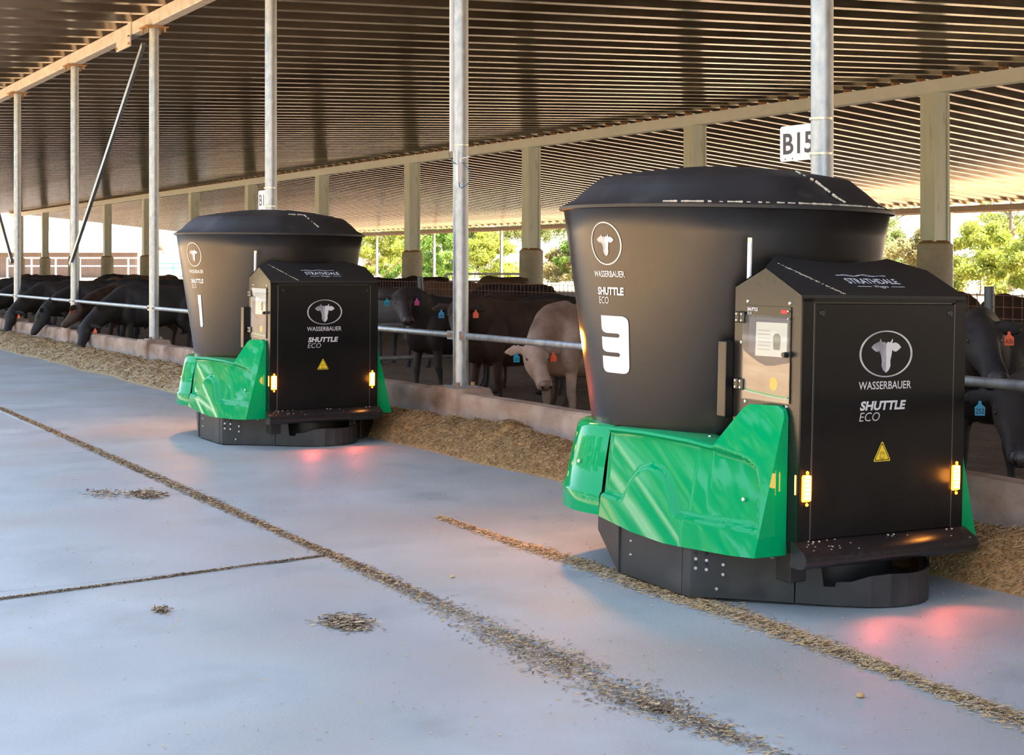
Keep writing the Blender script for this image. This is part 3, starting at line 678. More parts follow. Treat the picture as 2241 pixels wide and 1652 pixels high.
    for y, z in ((.088, 1.54), (.088, 1.50), (.09, 1.09)): m.disc((-CW - .012, y, z), (-1, 0, 0), .006, .004, 8)
    m.build('screw', bolt_m, win)['kind'] = 'stuff'
    # box behind, antenna
    MB().bbox((-.64, .545, .95), (-.30, .615, 1.36), .004).build('side_box', blk_steel, t)
    an = MB().tube((-.55, .47, 1.66), (-.55, .47, 1.90), .013, n=12).build('antenna', white_paint, t, smooth=True)
    MB().tube((-.55, .47, 1.90), (-.55, .47, 1.925), .0135, n=12).build('antenna_tip', strap_m, an)
    # fenders
    side_fender(1, t); side_fender(-1, t); rear_fender(t)
    # base skirt: left plate, corner plate, curved front pusher, right plates
    def plate(pts, zb, zt, name, th=.012):
        vs = []; fs = []; n = len(pts)
        for i, (x, y) in enumerate(pts):
            tx, ty = pts[min(i + 1, n - 1)][0] - pts[max(i - 1, 0)][0], pts[min(i + 1, n - 1)][1] - pts[max(i - 1, 0)][1]; l = math.hypot(tx, ty); nx, ny = -ty / l * th, tx / l * th
            b = zb[i] if isinstance(zb, list) else zb; q = zt[i] if isinstance(zt, list) else zt
            vs += [(x, y, b), (x, y, q), (x + nx, y + ny, q), (x + nx, y + ny, b)]
        for i in range(n - 1):
            for j in range(4): fs.append((4 * i + j, 4 * i + (j + 1) % 4, 4 * i + 4 + (j + 1) % 4, 4 * i + 4 + j))
        fs += [(0, 1, 2, 3), (4 * n - 4, 4 * n - 3, 4 * n - 2, 4 * n - 1)]
        return MB().add(vs, fs).build(name, blk_plate, t)
    m1 = plate([(-.86, .59), (-.835, 1.22)], [.0, .0], [.32, .32], 'skirt_plate'); m1b = plate([(-.845, 1.215), (-.72, 1.62), (-.60, 1.80)], [.0, .17, .25], [.34, .5, .5], 'skirt_plate')
    plate([(-.87, .60), (-.865, .52), (-.70, .40), (-.45, .168)], 0., .30, 'skirt_plate')
    m2 = MB()
    for y in (1.10, .89, .685):
        for z in (.20, .122): m2.disc((-.852, y, z), (-1, 0, 0), .009, .005, 10)
    for x, y, z in ((-.845, .503, .205), (-.845, .503, .155), (-.80, .468, .20), (-.80, .468, .15), (-.73, .415, .18), (-.73, .415, .128), (-.755, .435, .05)): m2.disc((x, y, z), (-.62, -.78, 0), .011, .005, 10)
    m2.build('skirt_bolts', bolt_m, t)['kind'] = 'stuff'
    m2 = MB()
    for x, y, z in ((-.845, .503, .235), (-.845, .503, .180), (-.80, .468, .232), (-.80, .468, .176)): m2.disc((x, y, z), (-.62, -.78, 0), .009, .003, 10)
    m2.build('slot_hole', ink, t)['kind'] = 'stuff'
    arc = [(-.45, .158), (-.36, .07), (-.345, .058), (-.30, .02), (-.295, .016), (-.235, -.03), (-.15, -.09), (-.05, -.13), (.05, -.148), (.134, -.146), (.21, -.12), (.28, -.075), (.345, -.01), (.395, .06), (.425, .13), (.44, .20)]
    zt_ = [.24, .24, .10, .10, .125, .13, .165, .175, .173, .173, .175, .178, .182, .19, .20, .21]
    plate(arc, 0.003, zt_, 'feed_pusher', .014)
    MB().bbox((-.52, .12, .12), (-.36, .24, .29), .004).build('pusher_bracket', blk_plate, t)
    plate([(.52, .22), (.60, .32), (.80, .50), (.84, .60), (.835, 1.22)], 0.003, .30, 'skirt_plate')
    MB().tube((.05, .45, 0.02), (.05, .45, .24), .34, n=40).build('turntable', blk_plate, t, smooth=True)
    for x in (-.55, .47):
        for y in (.72, 1.30): MB().tube((x, y, .16), (x + .08, y, .16), .158, n=28).build('wheel', ink, t, smooth=True)
    # lamps' own light and the red safety light on the floor
    def lamp(kind, loc, en, col, size=.05, rot=None, **kw_):
        l = bpy.data.lights.new('machine_light', kind); l.energy = en; l.color = col
        if kind == 'SPOT': l.spot_size = kw_['cone']; l.spot_blend = 1.; l.shadow_soft_size = .02
        elif kind == 'POINT': l.shadow_soft_size = size
        o = bpy.data.objects.new('machine_light', l); COL.objects.link(o); o.parent = t; o.location = loc
        if rot: o.rotation_euler = rot
    for x in (-.548, .518): lamp('POINT', (x, -.075, .64), 1.0, (1, .33, .04), .04)
    for x in (-.05, .48):
        d = Vector((-.30, -1.2, -.32)); l = lamp('SPOT', (x * .9 - .15, -.14, .225), 5.5, (1, .14, .09), cone=R(118), rot=d.to_track_quat('-Z', 'Y').to_euler())
    rl = MB().bbox((-.32, 2.10, .98), (-.20, 2.16, 1.12), .01).build('rear_lamp', amber, t); lamp('POINT', (-.55, 2.36, 1.25), 42, (1, .34, .04), .06)
    return t
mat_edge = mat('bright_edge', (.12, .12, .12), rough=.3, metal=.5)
mat_bump = mat('bumper_rubber', (.016, .014, .015), (.022, .02, .02), rough=.25, scale=20)
amber_case = mat('amber_case', (.55, .16, .02), rough=.3, emit=(1, .22, .02), estr=2.5)
grey_bez = mat('grey_bezel', (.10, .10, .11), rough=.35); icon_m = mat('screen_icon', (.22, .22, .13), rough=.5); icon_l = mat('screen_line', (.40, .40, .34), rough=.5)
stripe_g = mat('green_stripe', (.12, .45, .08), rough=.4); red_m = mat('red_mark', (.65, .02, .03), rough=.4); film_m = mat('torn_film', (.50, .50, .45), rough=.6)
machine('3', frame_mat(5.642, 5.974, 30.0, .021), 'nearest black and green feeding machine with a large 3 on its tub', 0, 187.0)
machine('1', frame_mat(5.735, 13.905, 32.0, .008), 'farther black and green feeding machine with a 1 on its tub, at left', 1, 192.5)

# ================================================================ CATTLE
def catmull(P, n):
    P = [Vector(p) for p in P]; out = []
    for i in range(len(P) - 1):
        p0 = P[max(i - 1, 0)]; p1 = P[i]; p2 = P[i + 1]; p3 = P[min(i + 2, len(P) - 1)]
        for q in range(n):
            u = q / n; out.append(.5 * ((2 * p1) + (-p0 + p2) * u + (2 * p0 - 5 * p1 + 4 * p2 - p3) * u * u + (-p0 + 3 * p1 - 3 * p2 + p3) * u ** 3))
    return out + [P[-1]]
def oring(c, d, up, a, b, n=16, pw=2.0, flat=0.):
    "ring round c, normal d, half width a across, half height b along up"
    d = d.normalized(); s = d.cross(up).normalized(); u = s.cross(d).normalized(); r = []
    for i in range(n):
        t = 2 * math.pi * i / n; ct, st = math.cos(t), math.sin(t)
        ct = math.copysign(abs(ct) ** (2 / pw), ct); st = math.copysign(abs(st) ** (2 / pw), st)
        r.append(c + s * a * ct + u * b * st)
    return r
def chain(m, pts, rad, up=(0, 0, 1), n=16, sub=4, pw=2.0):
    k = len(pts); C = catmull(pts, sub); A = catmull([(r[0], r[1], 0) for r in rad], sub); rings = []
    for i, c in enumerate(C):
        d = (C[min(i + 1, len(C) - 1)] - C[max(i - 1, 0)]); u = Vector(up)
        if abs(d.normalized().dot(u)) > .97: u = Vector((1, 0, 0))
        rings.append(oring(c, d, u, A[i][0], A[i][1], n, pw))
    m.loft(rings)
HEADS = {}
def cow_mesh(poll, muz, step=0., fat=1., tail=True, voxel=.02, ears=0.):
    """whole animal as one surface. local axes: x forward, y left, z up; shoulder over x .5, rump at x -.85. Head frame is returned too."""
    poll = Vector(poll); muz = Vector(muz); m = MB()
    f = fat
    body = [(-.90, 1.12, .05, .06), (-.86, 1.10, .17, .15), (-.76, 1.08, .26, .225), (-.60, 1.05, .33, .275), (-.38, 1.0, .375, .29), (-.12, .965, .395, .325), (.15, .965, .40, .33), (.36, .985, .405, .30), (.52, 1.0, .41, .255), (.66, 1.02, .37, .215), (.78, 1.03, .29, .16), (.85, 1.02, .20, .09), (.87, 1.01, .10, .04)]
    rings = []
    for x, z, hh, hw in body: rings.append(oring(Vector((x, 0, z)), Vector((1, 0, 0)), Vector((0, 0, 1)), hw * f, hh, 22, 2.25))
    m.loft(rings)
    # hip and shoulder masses
    for sy in (-1, 1):
        chain(m, [(-.80, sy * .10, 1.20), (-.68, sy * .17, 1.10), (-.60, sy * .19, .92), (-.56, sy * .20, .76)], [(.10, .12), (.15, .20), (.15, .21), (.11, .16)], up=(1, 0, 0))
        chain(m, [(.46, sy * .12, 1.28), (.52, sy * .19, 1.08), (.56, sy * .20, .86), (.52, sy * .19, .70)], [(.06, .12), (.10, .17), (.10, .15), (.075, .10)], up=(1, 0, 0))
    # dewlap / brisket
    chain(m, [(.62, 0, .72), (.74, 0, .74), (.84, 0, .84), (.86, 0, .95)], [(.07, .10), (.085, .11), (.07, .10), (.05, .08)])
    # legs
    for sy, ph in ((-1, step), (1, -step)):
        chain(m, [(.52, sy * .18, .82), (.52 + ph * .3, sy * .18, .62), (.53 + ph * .6, sy * .175, .44), (.52 + ph * .8, sy * .175, .38), (.515 + ph, sy * .175, .24), (.52 + ph, sy * .175, .12), (.55 + ph, sy * .175, .07), (.565 + ph, sy * .175, .0)],
              [(.085, .10), (.06, .068), (.052, .056), (.05, .052), (.034, .038), (.04, .044), (.046, .056), (.056, .07)], up=(1, 0, 0), n=12, sub=3)
        q = -ph
        chain(m, [(-.56, sy * .19, .84), (-.55 + q * .3, sy * .19, .68), (-.66 + q * .6, sy * .18, .54), (-.735 + q * .8, sy * .175, .46), (-.72 + q, sy * .17, .30), (-.705 + q, sy * .17, .13), (-.67 + q, sy * .17, .07), (-.655 + q, sy * .17, .0)],
              [(.11, .16), (.085, .115), (.052, .075), (.044, .062), (.034, .042), (.04, .046), (.046, .056), (.056, .07)], up=(1, 0, 0), n=12, sub=3)
    if tail:
        chain(m, [(-.80, 0, 1.32), (-.89, 0, 1.27), (-.925, .01, 1.10), (-.93, .02, .80), (-.925, .02, .62), (-.92, .02, .48), (-.92, .02, .36)], [(.045, .045), (.04, .04), (.028, .028), (.024, .024), (.032, .032), (.045, .045), (.02, .02)], up=(1, 0, 0), n=10, sub=3)
    # neck
    hd = (muz - poll).normalized()
    side = Vector((0, 1, 0)) if abs(hd.y) < .25 else None
    # head frame: d to muzzle, u = forehead side, s = sideways (horizontal)
    sdir = Vector((0, 0, 1)).cross(hd)
    if sdir.length < .15: sdir = Vector((0, 1, 0))
    sdir.normalize(); u = hd.cross(sdir).normalized()
    if u.z < 0 and hd.z > -.98: u = -u
    # forehead looks away from the neck
    nk = Vector((.50, 0, 1.12)); mid = nk.lerp(poll, .5) + Vector((0, 0, .05))
    jaw = poll - u * .06 + hd * .05
    back = poll - u * .05
    chain(m, [Vector((.38, 0, 1.10)), Vector((.56, 0, 1.08)), nk.lerp(back, .45) + Vector((.03, 0, .02)), nk.lerp(back, .8), back + hd * .04], [(.235, .33), (.225, .32), (.175, .25), (.135, .19), (.105, .135)], up=(0, 0, 1), n=18)
    L = (muz - poll).length
    S = lambda a, b, c: poll + hd * (a * L) + u * b + sdir * c
    hr = [(-.10, -.06, .075, .075), (-.02, -.06, .105, .115), (.12, -.07, .120, .145), (.28, -.078, .120, .155), (.42, -.082, .104, .145), (.58, -.076, .086, .120), (.74, -.068, .080, .098), (.86, -.062, .086, .088), (.95, -.058, .088, .080), (1.02, -.060, .068, .056), (1.045, -.06, .030, .024)]
    rings = []
    for a, b, hw, hh in hr: rings.append(oring(S(a, b, 0), hd, u, hw, hh, 18, 2.3))
    m.loft(rings)
    # brows, jaw cheeks
    for sy in (-1, 1):
        chain(m, [S(.20, .00, sy * .092), S(.28, .012, sy * .104), S(.37, .0, sy * .094)], [(.022, .022), (.032, .030), (.02, .02)], n=10)
        chain(m, [S(.22, -.13, sy * .05), S(.36, -.145, sy * .045), S(.55, -.125, sy * .03)], [(.04, .04), (.045, .045), (.03, .03)], n=10)
        # nostril rims
        chain(m, [S(.93, -.03, sy * .036), S(.99, -.03, sy * .042), S(1.02, -.045, sy * .04)], [(.018, .018), (.024, .022), (.014, .014)], n=8)
        # ear: a cupped leaf
        e0 = S(.06, -.02, sy * .09); ed = (sdir * sy * 1 - u * .10 - hd * (.10 + ears)).normalized(); el = .235
        rg = []
        for q, w, th in ((0, .032, .026), (.15, .046, .024), (.35, .066, .018), (.6, .070, .0155), (.82, .052, .014), (1., .014, .011)):
            rg.append(oring(e0 + ed * el * q - Vector((0, 0, .03)) * q * q, ed, Vector((0, 0, 1)) + u * .3, th, w, 10))
        m.loft(rg)
    # poll tuft
    chain(m, [S(-.12, -.02, 0), S(-.02, .03, 0), S(.08, .045, 0)], [(.04, .03), (.05, .035), (.03, .02)], n=10)
    me = bpy.data.meshes.new('body'); me.from_pydata(m.v, [], m.f)
    bm = bmesh.new(); bm.from_mesh(me); bmesh.ops.recalc_face_normals(bm, faces=bm.faces); bm.to_mesh(me); bm.free()
    o = bpy.data.objects.new('tmp', me); COL.objects.link(o)
    r = o.modifiers.new('r', 'REMESH'); r.mode = 'VOXEL'; r.voxel_size = voxel
    sm = o.modifiers.new('s', 'SMOOTH'); sm.factor = .5; sm.iterations = 5
    dg = bpy.context.evaluated_depsgraph_get(); out = bpy.data.meshes.new_from_object(o.evaluated_get(dg)); bpy.data.objects.remove(o); bpy.data.meshes.remove(me)
    out.polygons.foreach_set('use_smooth', [True] * len(out.polygons)); out.materials.clear(); out.name = 'body'
    return out, S, hd, u, sdir
def ear_tag(parent, S, sdir, sy, m, text, hd, mirror=1, size=1.):
    c = S(.06, -.02, sy * .09) + sdir * sy * .11 + Vector((0, 0, -.055))
    # plate hangs down, faces along the head direction (horizontal part)
    n = Vector((hd.x, hd.y, 0)); n = n.normalized() if n.length > .1 else Vector((1, 0, 0))
    if n.length < .2: n = Vector((0, -1, 0))
    r = n.cross(Vector((0, 0, 1))).normalized() * -1
    c = c + n * .035
    P = [(-.032, -.075), (.032, -.075), (.034, -.02), (.012, .0), (.008, .022), (-.008, .022), (-.012, .0), (-.034, -.02)]
    P = [(a * size, b * size) for a, b in P]
    o = MB().prism(P, lambda a, b, w: c + r * a + Vector((0, 0, b)) + n * w, .003).build('ear_tag', m, parent)
    if text:
        p, f = text2d(text, .052 * size, .034 * size, .01); raw('tag_number', [c + r * -(a - .026 * size) * -1 + Vector((0, 0, b - .062 * size)) + n * .0042 for a, b in p], f, ink, o)
    return o
def world_to_local(o, p):
    return o.matrix_world.inverted() @ Vector(p)
def cow(loc, heading, poll, muz, hide, label, tags=(), nose=None, step=.06, group='cattle feeding along the kerb', detail=True, fat=1., scale=1., ears=0., world=True, zb=-.015):
    """loc: (x, y) of the body centre; heading: degrees, direction the body faces; poll, muz given in world coordinates"""
    M = Matrix.Translation((loc[0], loc[1], zb)) @ Matrix.Rotation(R(heading), 4, 'Z') @ Matrix.Scale(scale, 4)
    inv = M.inverted()
    pl = inv @ Vector(poll) if world else Vector(poll); mz = inv @ Vector(muz) if world else Vector(muz)
    d = (mz - pl); mz = pl + d.normalized() * .58
    t = empty('cow'); t.matrix_world = M
    tag(t, label, 'cow', group)
    me, S, hd, u, sdir = cow_mesh(pl, mz, step, fat, voxel=.02 if detail else .034, ears=ears)
    me.materials.append(hide); b = bpy.data.objects.new('body', me); COL.objects.link(b); b.parent = t
    if detail:
        nm = nose or nose_k
        rg = [oring(S(a, b_, 0), hd, u, hw, hh, 14, 2.4) for a, b_, hw, hh in ((.925, -.030, .064, .046), (1.0, -.036, .073, .048), (1.045, -.045, .062, .042), (1.064, -.048, .025, .015))]
        MB().loft(rg).build('muzzle', nm, t, smooth=True, angle=60)
        for sy in (-1, 1):
            c = S(1.045, -.035, sy * .044); MB().loft([oring(c + hd * q, hd + sdir * sy * .4, u, a, b_, 10) for q, a, b_ in ((-.01, .016, .012), (.022, .012, .009), (.026, .004, .003))]).build('nostril', eyem, t, smooth=True)
            c = S(.325, -.018, sy * .106); MB().loft([oring(c + sdir * sy * q, sdir * sy, u, a, a * .8, 12) for q, a in ((-.01, .024), (.008, .022), (.016, .014), (.019, .004))]).build('eye', eyem, t, smooth=True)
    for sy, m, tx in tags: ear_tag(t, S, sdir, -sy, m, tx, hd)
    return t
# feeding row, left to right
cow((8.5, 39.3), 182, (7.0, 38.8, .75), (6.8, 38.4, .25), cow_k, 'black steer cut off by the left edge behind the leftmost pole', [])
cow((8.4, 36.2), 180, (6.98, 35.6, .73), (6.76, 35.3, .17), cow_k, 'leftmost black steer with its muzzle down in the feed', [(-1, tag_o, '')])
cow((8.45, 33.1), 178, (7.0, 32.35, .88), (6.76, 32.5, .33), cow_k, 'dark steer grazing over the kerb between the two leftmost poles', [])
cow((8.65, 30.9), 182, (7.20, 30.0, 1.0), (6.95, 30.35, .62), cow_n, 'dark brown steer raising its muzzle to the kerb top, square orange tag', [(-1, tag_o, '')], ears=-.1)
cow((8.45, 29.25), 180, (6.99, 28.72, .66), (6.74, 28.3, .15), cow_k, 'large black steer broadside, reaching down to the feed near the second pole', [(-1, tag_o, '')])
# middle group
cow((9.55, 18.4), 196, (8.5, 17.95, 1.42), (8.36, 17.4, 1.05), cow_k, 'black steer right of the far machine facing the camera with head high', [(-1, tag_p, ''), (1, tag_b, '2520')][::-1], ears=.0)
cow((9.15, 15.95), 192, (8.08, 15.5, 1.34), (7.80, 15.0, .92), cow_n, 'dark brown steer whose face is half behind the centre pole', [(-1, tag_o, ''), (1, tag_b, '2520')])
cow((8.95, 13.95), 192, (7.92, 13.50, .95), (7.78, 12.95, .52), cow_l, 'fawn coloured steer with lowered head and blue 2520 ear tag', [(-1, tag_o, ''), (1, tag_b, '2520')], nose=nose_l, step=.03)
# right edge
cow((9.3, 8.25), 190, (8.02, 7.52, 1.40), (7.72, 7.0, .96), cow_k, 'black steer at the right edge with an orange AU56 ear tag', [(-1, tag_o, 'AU56')])
cow((9.0, 6.55), 190, (7.74, 6.98, .97), (7.42, 6.58, .54), cow_k, 'black steer at the right edge with hay on its muzzle', [(1, tag_b, '252')])
cow((11.5, 24.3), 92, (11.5, 26.2, 1.2), (11.5, 26.7, .9), cow_k, 'black steer standing rump-on just right of the far machine', [], group='cattle standing deeper in the pen')
# deeper herd: own poses for a few, the rest are copies
herd_label = 'black or dark brown steer in the packed herd behind the feeding row'
def herd(src, x, y, hdg, label, sc=1.):
    c = src.copy(); COL.objects.link(c)
    for ch in src.children: d = ch.copy(); COL.objects.link(d); d.parent = c
    c.matrix_world = Matrix.Translation((x, y, -.02)) @ Matrix.Rotation(R(hdg), 4, 'Z') @ Matrix.Scale(sc, 4); c['label'] = label; return c
pb = cow((17.6, 34.3), 180, (1.05, 0.05, .75), (1.3, .15, .30), cow_r, 'brown steer broadside behind the centre pole, left part of the herd', [], detail=False, group='cattle standing deeper in the pen', world=False)
pk_ = cow((16.4, 28.6), 182, (1.2, 0, 1.15), (1.6, .1, .95), cow_k, 'black steer broadside just right of the centre pole, far in the pen', [], detail=False, group='cattle standing deeper in the pen', world=False)
pn = cow((11.2, 19.4), 186, (1.1, .1, .80), (1.3, .2, .35), cow_n, 'dark brown back showing behind the fawn steer', [], detail=False, group='cattle standing deeper in the pen', world=False)
herd(pk_, 11.2, 17.7, 176, 'black steer broadside directly behind the half hidden brown steer')
herd(pk_, 19.0, 27.4, 4, 'black steer facing away right, behind the fawn steer and above its back')
herd(pb, 26.0, 46.5, 150, 'small light brown steer far back, right of the centre pole')
herd(pk_, 20.5, 44.0, 176, 'black steer far back between the far machine and the round pedestal')
herd(pn, 16.6, 14.6, 172, 'dark back behind the wire fence at the right edge')
herd(pk_, 17.8, 12.4, 4, 'second dark back behind the wire fence at the right edge')
herd(pn, 18.0, 17.8, 184, 'dark steer behind the wire fence, next to the hood of the nearest machine')
rr = random.Random(21); srcs = [pk_, pn, pk_, pn, pb]
spots = []
for x, y in ((11.4, 38.0), (12.0, 35.2), (11.9, 42.5), (12.6, 32.3), (13.6, 40.5), (15.0, 37.2), (14.2, 45.5), (16.8, 43.0), (11.5, 47.0), (13.4, 50.5), (16.5, 49.0), (18.8, 46.4), (12.0, 54.5), (15.6, 55.0), (19.5, 52.5), (22.0, 57.0), (13.0, 60.5), (17.0, 62.5), (21.5, 65.0), (14.5, 68), (18.8, 71.0), (24.5, 50.0), (9.3, 45.2), (9.1, 49.0), (9.4, 53.5)):
    spots.append((x + rr.uniform(-.4, .4), y + rr.uniform(-.5, .5)))
for i, (x, y) in enumerate(spots):
    c = herd(srcs[i % 5], x, y, rr.choice((180, 180, 0)) + rr.uniform(-14, 14), herd_label, rr.uniform(.95, 1.05)); c['group'] = 'packed herd at the left'

# ================================================================ FEED AND STRAW
def feed_h(y, x):
    c = 6.80 + .04 * noise.noise(Vector((y * .35, 5, 0))); 
    amp = .25 + .08 * noise.noise(Vector((y * .8, 0, 7))) + .05 * noise.noise(Vector((y * 2.4, 2, 0)))
    if 12 < y < 13.5: amp += .05
    wl = (.30 if y < 19 else .46) + .07 * noise.noise(Vector((y * .6, 8, 1))); wr = .40
    d = (x - c) / (wl if x < c else wr)
    if abs(d) >= 1.25: return 0
    h = amp * max(0, math.cos(min(1.25, abs(d)) / 1.25 * math.pi / 2)) ** .85
    return max(0, h + .03 * noise.noise(Vector((x * 6, y * 6, 0))) * min(1, h * 12))
feed_dk = mat('feed_dark', (.16, .095, .04), (.24, .15, .065), rough=.9, scale=9)
def heap(y0, y1, label, nstraw, m_base, seed, smin=.008, smax=.026):
    nx, ny = 34, int((y1 - y0) / .055); vs = []; fs = []
    for j in range(ny + 1):
        y = y0 + (y1 - y0) * j / ny; e = min(1, min(j, ny - j) / 6)
        for i in range(nx + 1):
            x = 5.95 + 1.09 * i / nx; vs.append((x, y, -.004 + feed_h(y, x) * e))
    for j in range(ny):
        for i in range(nx): k = j * (nx + 1) + i; fs.append((k, k + 1, k + nx + 2, k + nx + 1))
    t = tag(empty('feed_heap'), label, 'feed')
    b = raw('silage', vs, fs, m_base, t, smooth=True); b['kind'] = 'stuff'
    rr = np.random.default_rng(seed)
    xs = rr.uniform(6.0, 7.03, nstraw); ys = rr.uniform(y0 + .1, y1 - .1, nstraw)
    hs = np.array([feed_h(a, b_) for a, b_ in zip(ys, xs)]); k = hs > .012; xs, ys, hs = xs[k], ys[k], hs[k]
    straws('loose_stalks', xs, ys, hs - .004, rr, smin, smax, (straw_a, straw_b, feed_dk), t, tilt=1.3, width=.0016 if y0 < 18.7 else .004)
def straws(name, xs, ys, zs, rr, smin, smax, mats, parent=None, tilt=.5, width=.0035):
    n = len(xs); ang = rr.uniform(0, math.pi * 2, n); L = rr.uniform(smin, smax, n); tl = rr.normal(0, tilt, n) * .5; w = rr.uniform(.5, 1.4, n) * width
    dx, dy, dz = np.cos(ang) * L, np.sin(ang) * L, np.abs(np.sin(tl)) * L; nx, ny = -np.sin(ang) * w, np.cos(ang) * w
    z = zs + .003
    V = np.zeros((n, 4, 3)); bend = rr.uniform(-.3, .3, n)
    V[:, 0] = np.stack([xs - dx - nx, ys - dy - ny, z], 1); V[:, 1] = np.stack([xs + dx - nx, ys + dy - ny, z + dz], 1)
    V[:, 2] = np.stack([xs + dx + nx, ys + dy + ny, z + dz + w * 1.2], 1); V[:, 3] = np.stack([xs - dx + nx, ys - dy + ny, z + w * 1.2], 1)
    k = len(mats); out = []
    for i, m in enumerate(mats):
        o = quads(name, V[i::k], m, parent); o['kind'] = 'stuff'; out.append(o)
    return out
heap(3.5, 9.6, 'golden silage heap along the kerb at the right edge of the picture', 40000, feed_m, 1)
heap(9.7, 15.2, 'big golden brown silage heap along the kerb between the two machines', 60000, feed_m, 2)
feed_g = mat('feed_pale', (.33, .24, .13), (.46, .36, .21), rough=.9, scale=14, bump=.8, bscale=30)
heap(18.8, 60, 'long low band of paler feed along the kerb under the grazing cattle', 26000, feed_g, 3, .02, .05)
heap(15.3, 18.7, 'feed heap beside the far machine at its right', 16000, feed_m, 4)
def trail(pts, width, n, label, seed, mats, mound=.012, smin=.012, smax=.035, name='straw_trail', par=None):
    rr = np.random.default_rng(seed); P = np.array(pts, float); seg = np.linalg.norm(np.diff(P[:, :2], axis=0), axis=1); cum = np.r_[0, np.cumsum(seg)]
    s = rr.uniform(0, cum[-1], n); xs = np.interp(s, cum, P[:, 0]); ys = np.interp(s, cum, P[:, 1]); wd = np.interp(s, cum, P[:, 2]) * width
    den = np.array([.55 + .9 * noise.noise(Vector((a * 2.2, b * 2.2, seed))) for a, b in zip(xs, ys)]); keep = rr.uniform(0, 1, n) < np.clip(den + .25, .12, 1); xs, ys, wd = xs[keep], ys[keep], wd[keep]
    off = rr.normal(0, 1, len(xs)) * wd; xs = xs + off; zs = mound * np.exp(-(off / (wd + 1e-6)) ** 2) * rr.uniform(.0, 1, len(xs))
    t = tag(empty(name), label, 'straw') if par is None else par
    straws('stalks', xs, ys, zs, rr, smin, smax, mats, t, width=.0018); return t
tr = trail([(4.80, 9.5, .5), (4.78, 8.6, .8), (4.80, 7.6, 1.2), (4.78, 7.0, 1.5), (4.80, 6.2, 1.6), (4.76, 5.4, 1.2), (4.70, 4.7, .9), (4.66, 4.2, 1.3), (4.58, 3.2, 1.5)], .036, 24000, 'thin trail of straw swept along the floor beside the nearest machine', 11, (straw_a, straw_b, straw_b), .016, .006, .019)
trail([(3.68, 19.5, .5), (3.64, 14, .7), (3.62, 11, .8), (3.60, 9.2, .5), (3.60, 8.2, .8), (3.57, 7.2, 1.0), (3.54, 6.6, 1.6), (3.52, 5.7, 2.0), (3.50, 5.2, 2.2), (3.54, 4.6, 1.1), (3.57, 3.9, .6)], .040, 34000, 'dusty straw lying in and beside the long floor joint', 12, (straw_b, straw_d, straw_d, straw_a), .012, .004, .016)
trail([(1.5, 8.33, .5), (2.3, 8.43, .9), (2.9, 8.52, 1.), (3.56, 8.60, .5)], .016, 5000, 'line of dirt and chaff in the short cross joint of the floor', 13, (straw_d, straw_b), .010, .004, .014)
for i, (x, y, w, n, lab) in enumerate(((3.28, 11.55, .09, 700, 'small dark dung patch on the floor left of the long joint'), (3.02, 11.75, .10, 160, 'faint scatter of dark chaff next to the small dung patch'), (2.98, 6.93, .07, 750, 'brown straw tuft on the floor left of the joint, lower middle'), (3.50, 5.0, .04, 200, 'small clump of straw by the joint near the bottom edge'), (2.25, 7.65, .03, 90, 'tiny brown crumb patch at lower left of the floor'))):
    rr2 = np.random.default_rng(50 + i); xs = x + rr2.normal(0, w * .7, n); ys = y + rr2.normal(0, w * 1.1, n)
    t = tag(empty('debris_patch'), lab, 'debris'); straws('stalks', xs, ys, rr2.uniform(0, .012, n), rr2, .008, .024, (straw_d, straw_b), t)
rr2 = np.random.default_rng(77)
n = 9000; xs = rr2.uniform(1.5, 6.6, n); ys = 3.2 + 17 * rr2.uniform(0, 1, n) ** 1.6
den = np.array([noise.noise(Vector((a * .8, b * .8, 3))) for a, b in zip(xs, ys)]); pr = np.clip(.25 + .9 * den + .35 * (xs > 4.2) + .5 * (xs > 5.9), .05, 1); k = rr2.uniform(0, 1, n) < pr
t = tag(empty('loose_chaff'), 'fine pale chaff and grain scattered over the concrete alley', 'chaff')
straws('grains', xs[k], ys[k], np.zeros(k.sum()), rr2, .002, .006, (straw_a, straw_b, straw_b), t, width=.0022)
def stone(x, y, s, lab):
    m = MB(); rg = []
    for z, r in ((0, .6), (.3, 1), (.7, .9), (1, .35)): rg.append([(x + s * r * math.cos(a) * (1 + .2 * noise.noise(Vector((a, z, x)))), y + s * r * .8 * math.sin(a), .002 + z * s) for a in [2 * math.pi * i / 10 for i in range(10)]])
    o = m.loft(rg).build('stone', straw_a, smooth=True); tag(o, lab, 'stone')
stone(4.33, 4.70, .020, 'small pale lump on the floor at lower right'); stone(3.95, 7.65, .014, 'tiny pale lump on the floor between the straw lines')

# ================================================================ PEN FURNITURE
def post(x, y, z, r, label, lean=0.):
    o = MB().tube((0, 0, -.05), (lean, 0, z), r, n=12).build('fence_post', post_m, loc=(x, y, 0), smooth=True); return tag(o, label, 'post')
post(14, 28.5, 1.53, .06, 'dark steel fence post left of the centre pole, leaning slightly', -.06)
post(14, 12.95, 1.53, .06, 'dark steel fence post near the right edge')
post(14, 20.7, 1.53, .06, 'dark steel fence post hidden behind the nearest machine')
post(14, 36.3, 1.5, .06, 'dark steel fence post behind the far machine')
wf = tag(empty('wire_fence'), 'rust coloured wire mesh fence running through the pen', 'fence')
m = MB()
for q in range(9): z = .30 + q * .14; m.box((13.995, 6, z), (14.005, 52, z + .009))
m.build('line_wires', fence_m, wf)['kind'] = 'stuff'
m = MB()
for i in range(330): y = 6 + i * .14; m.box((13.996, y, .28), (14.004, y + .008, 1.45))
m.build('stay_wires', fence_m, wf)['kind'] = 'stuff'
dv = tag(empty('pen_gate'), 'two-rail pipe divider behind the rail, right of the far machine', 'gate')
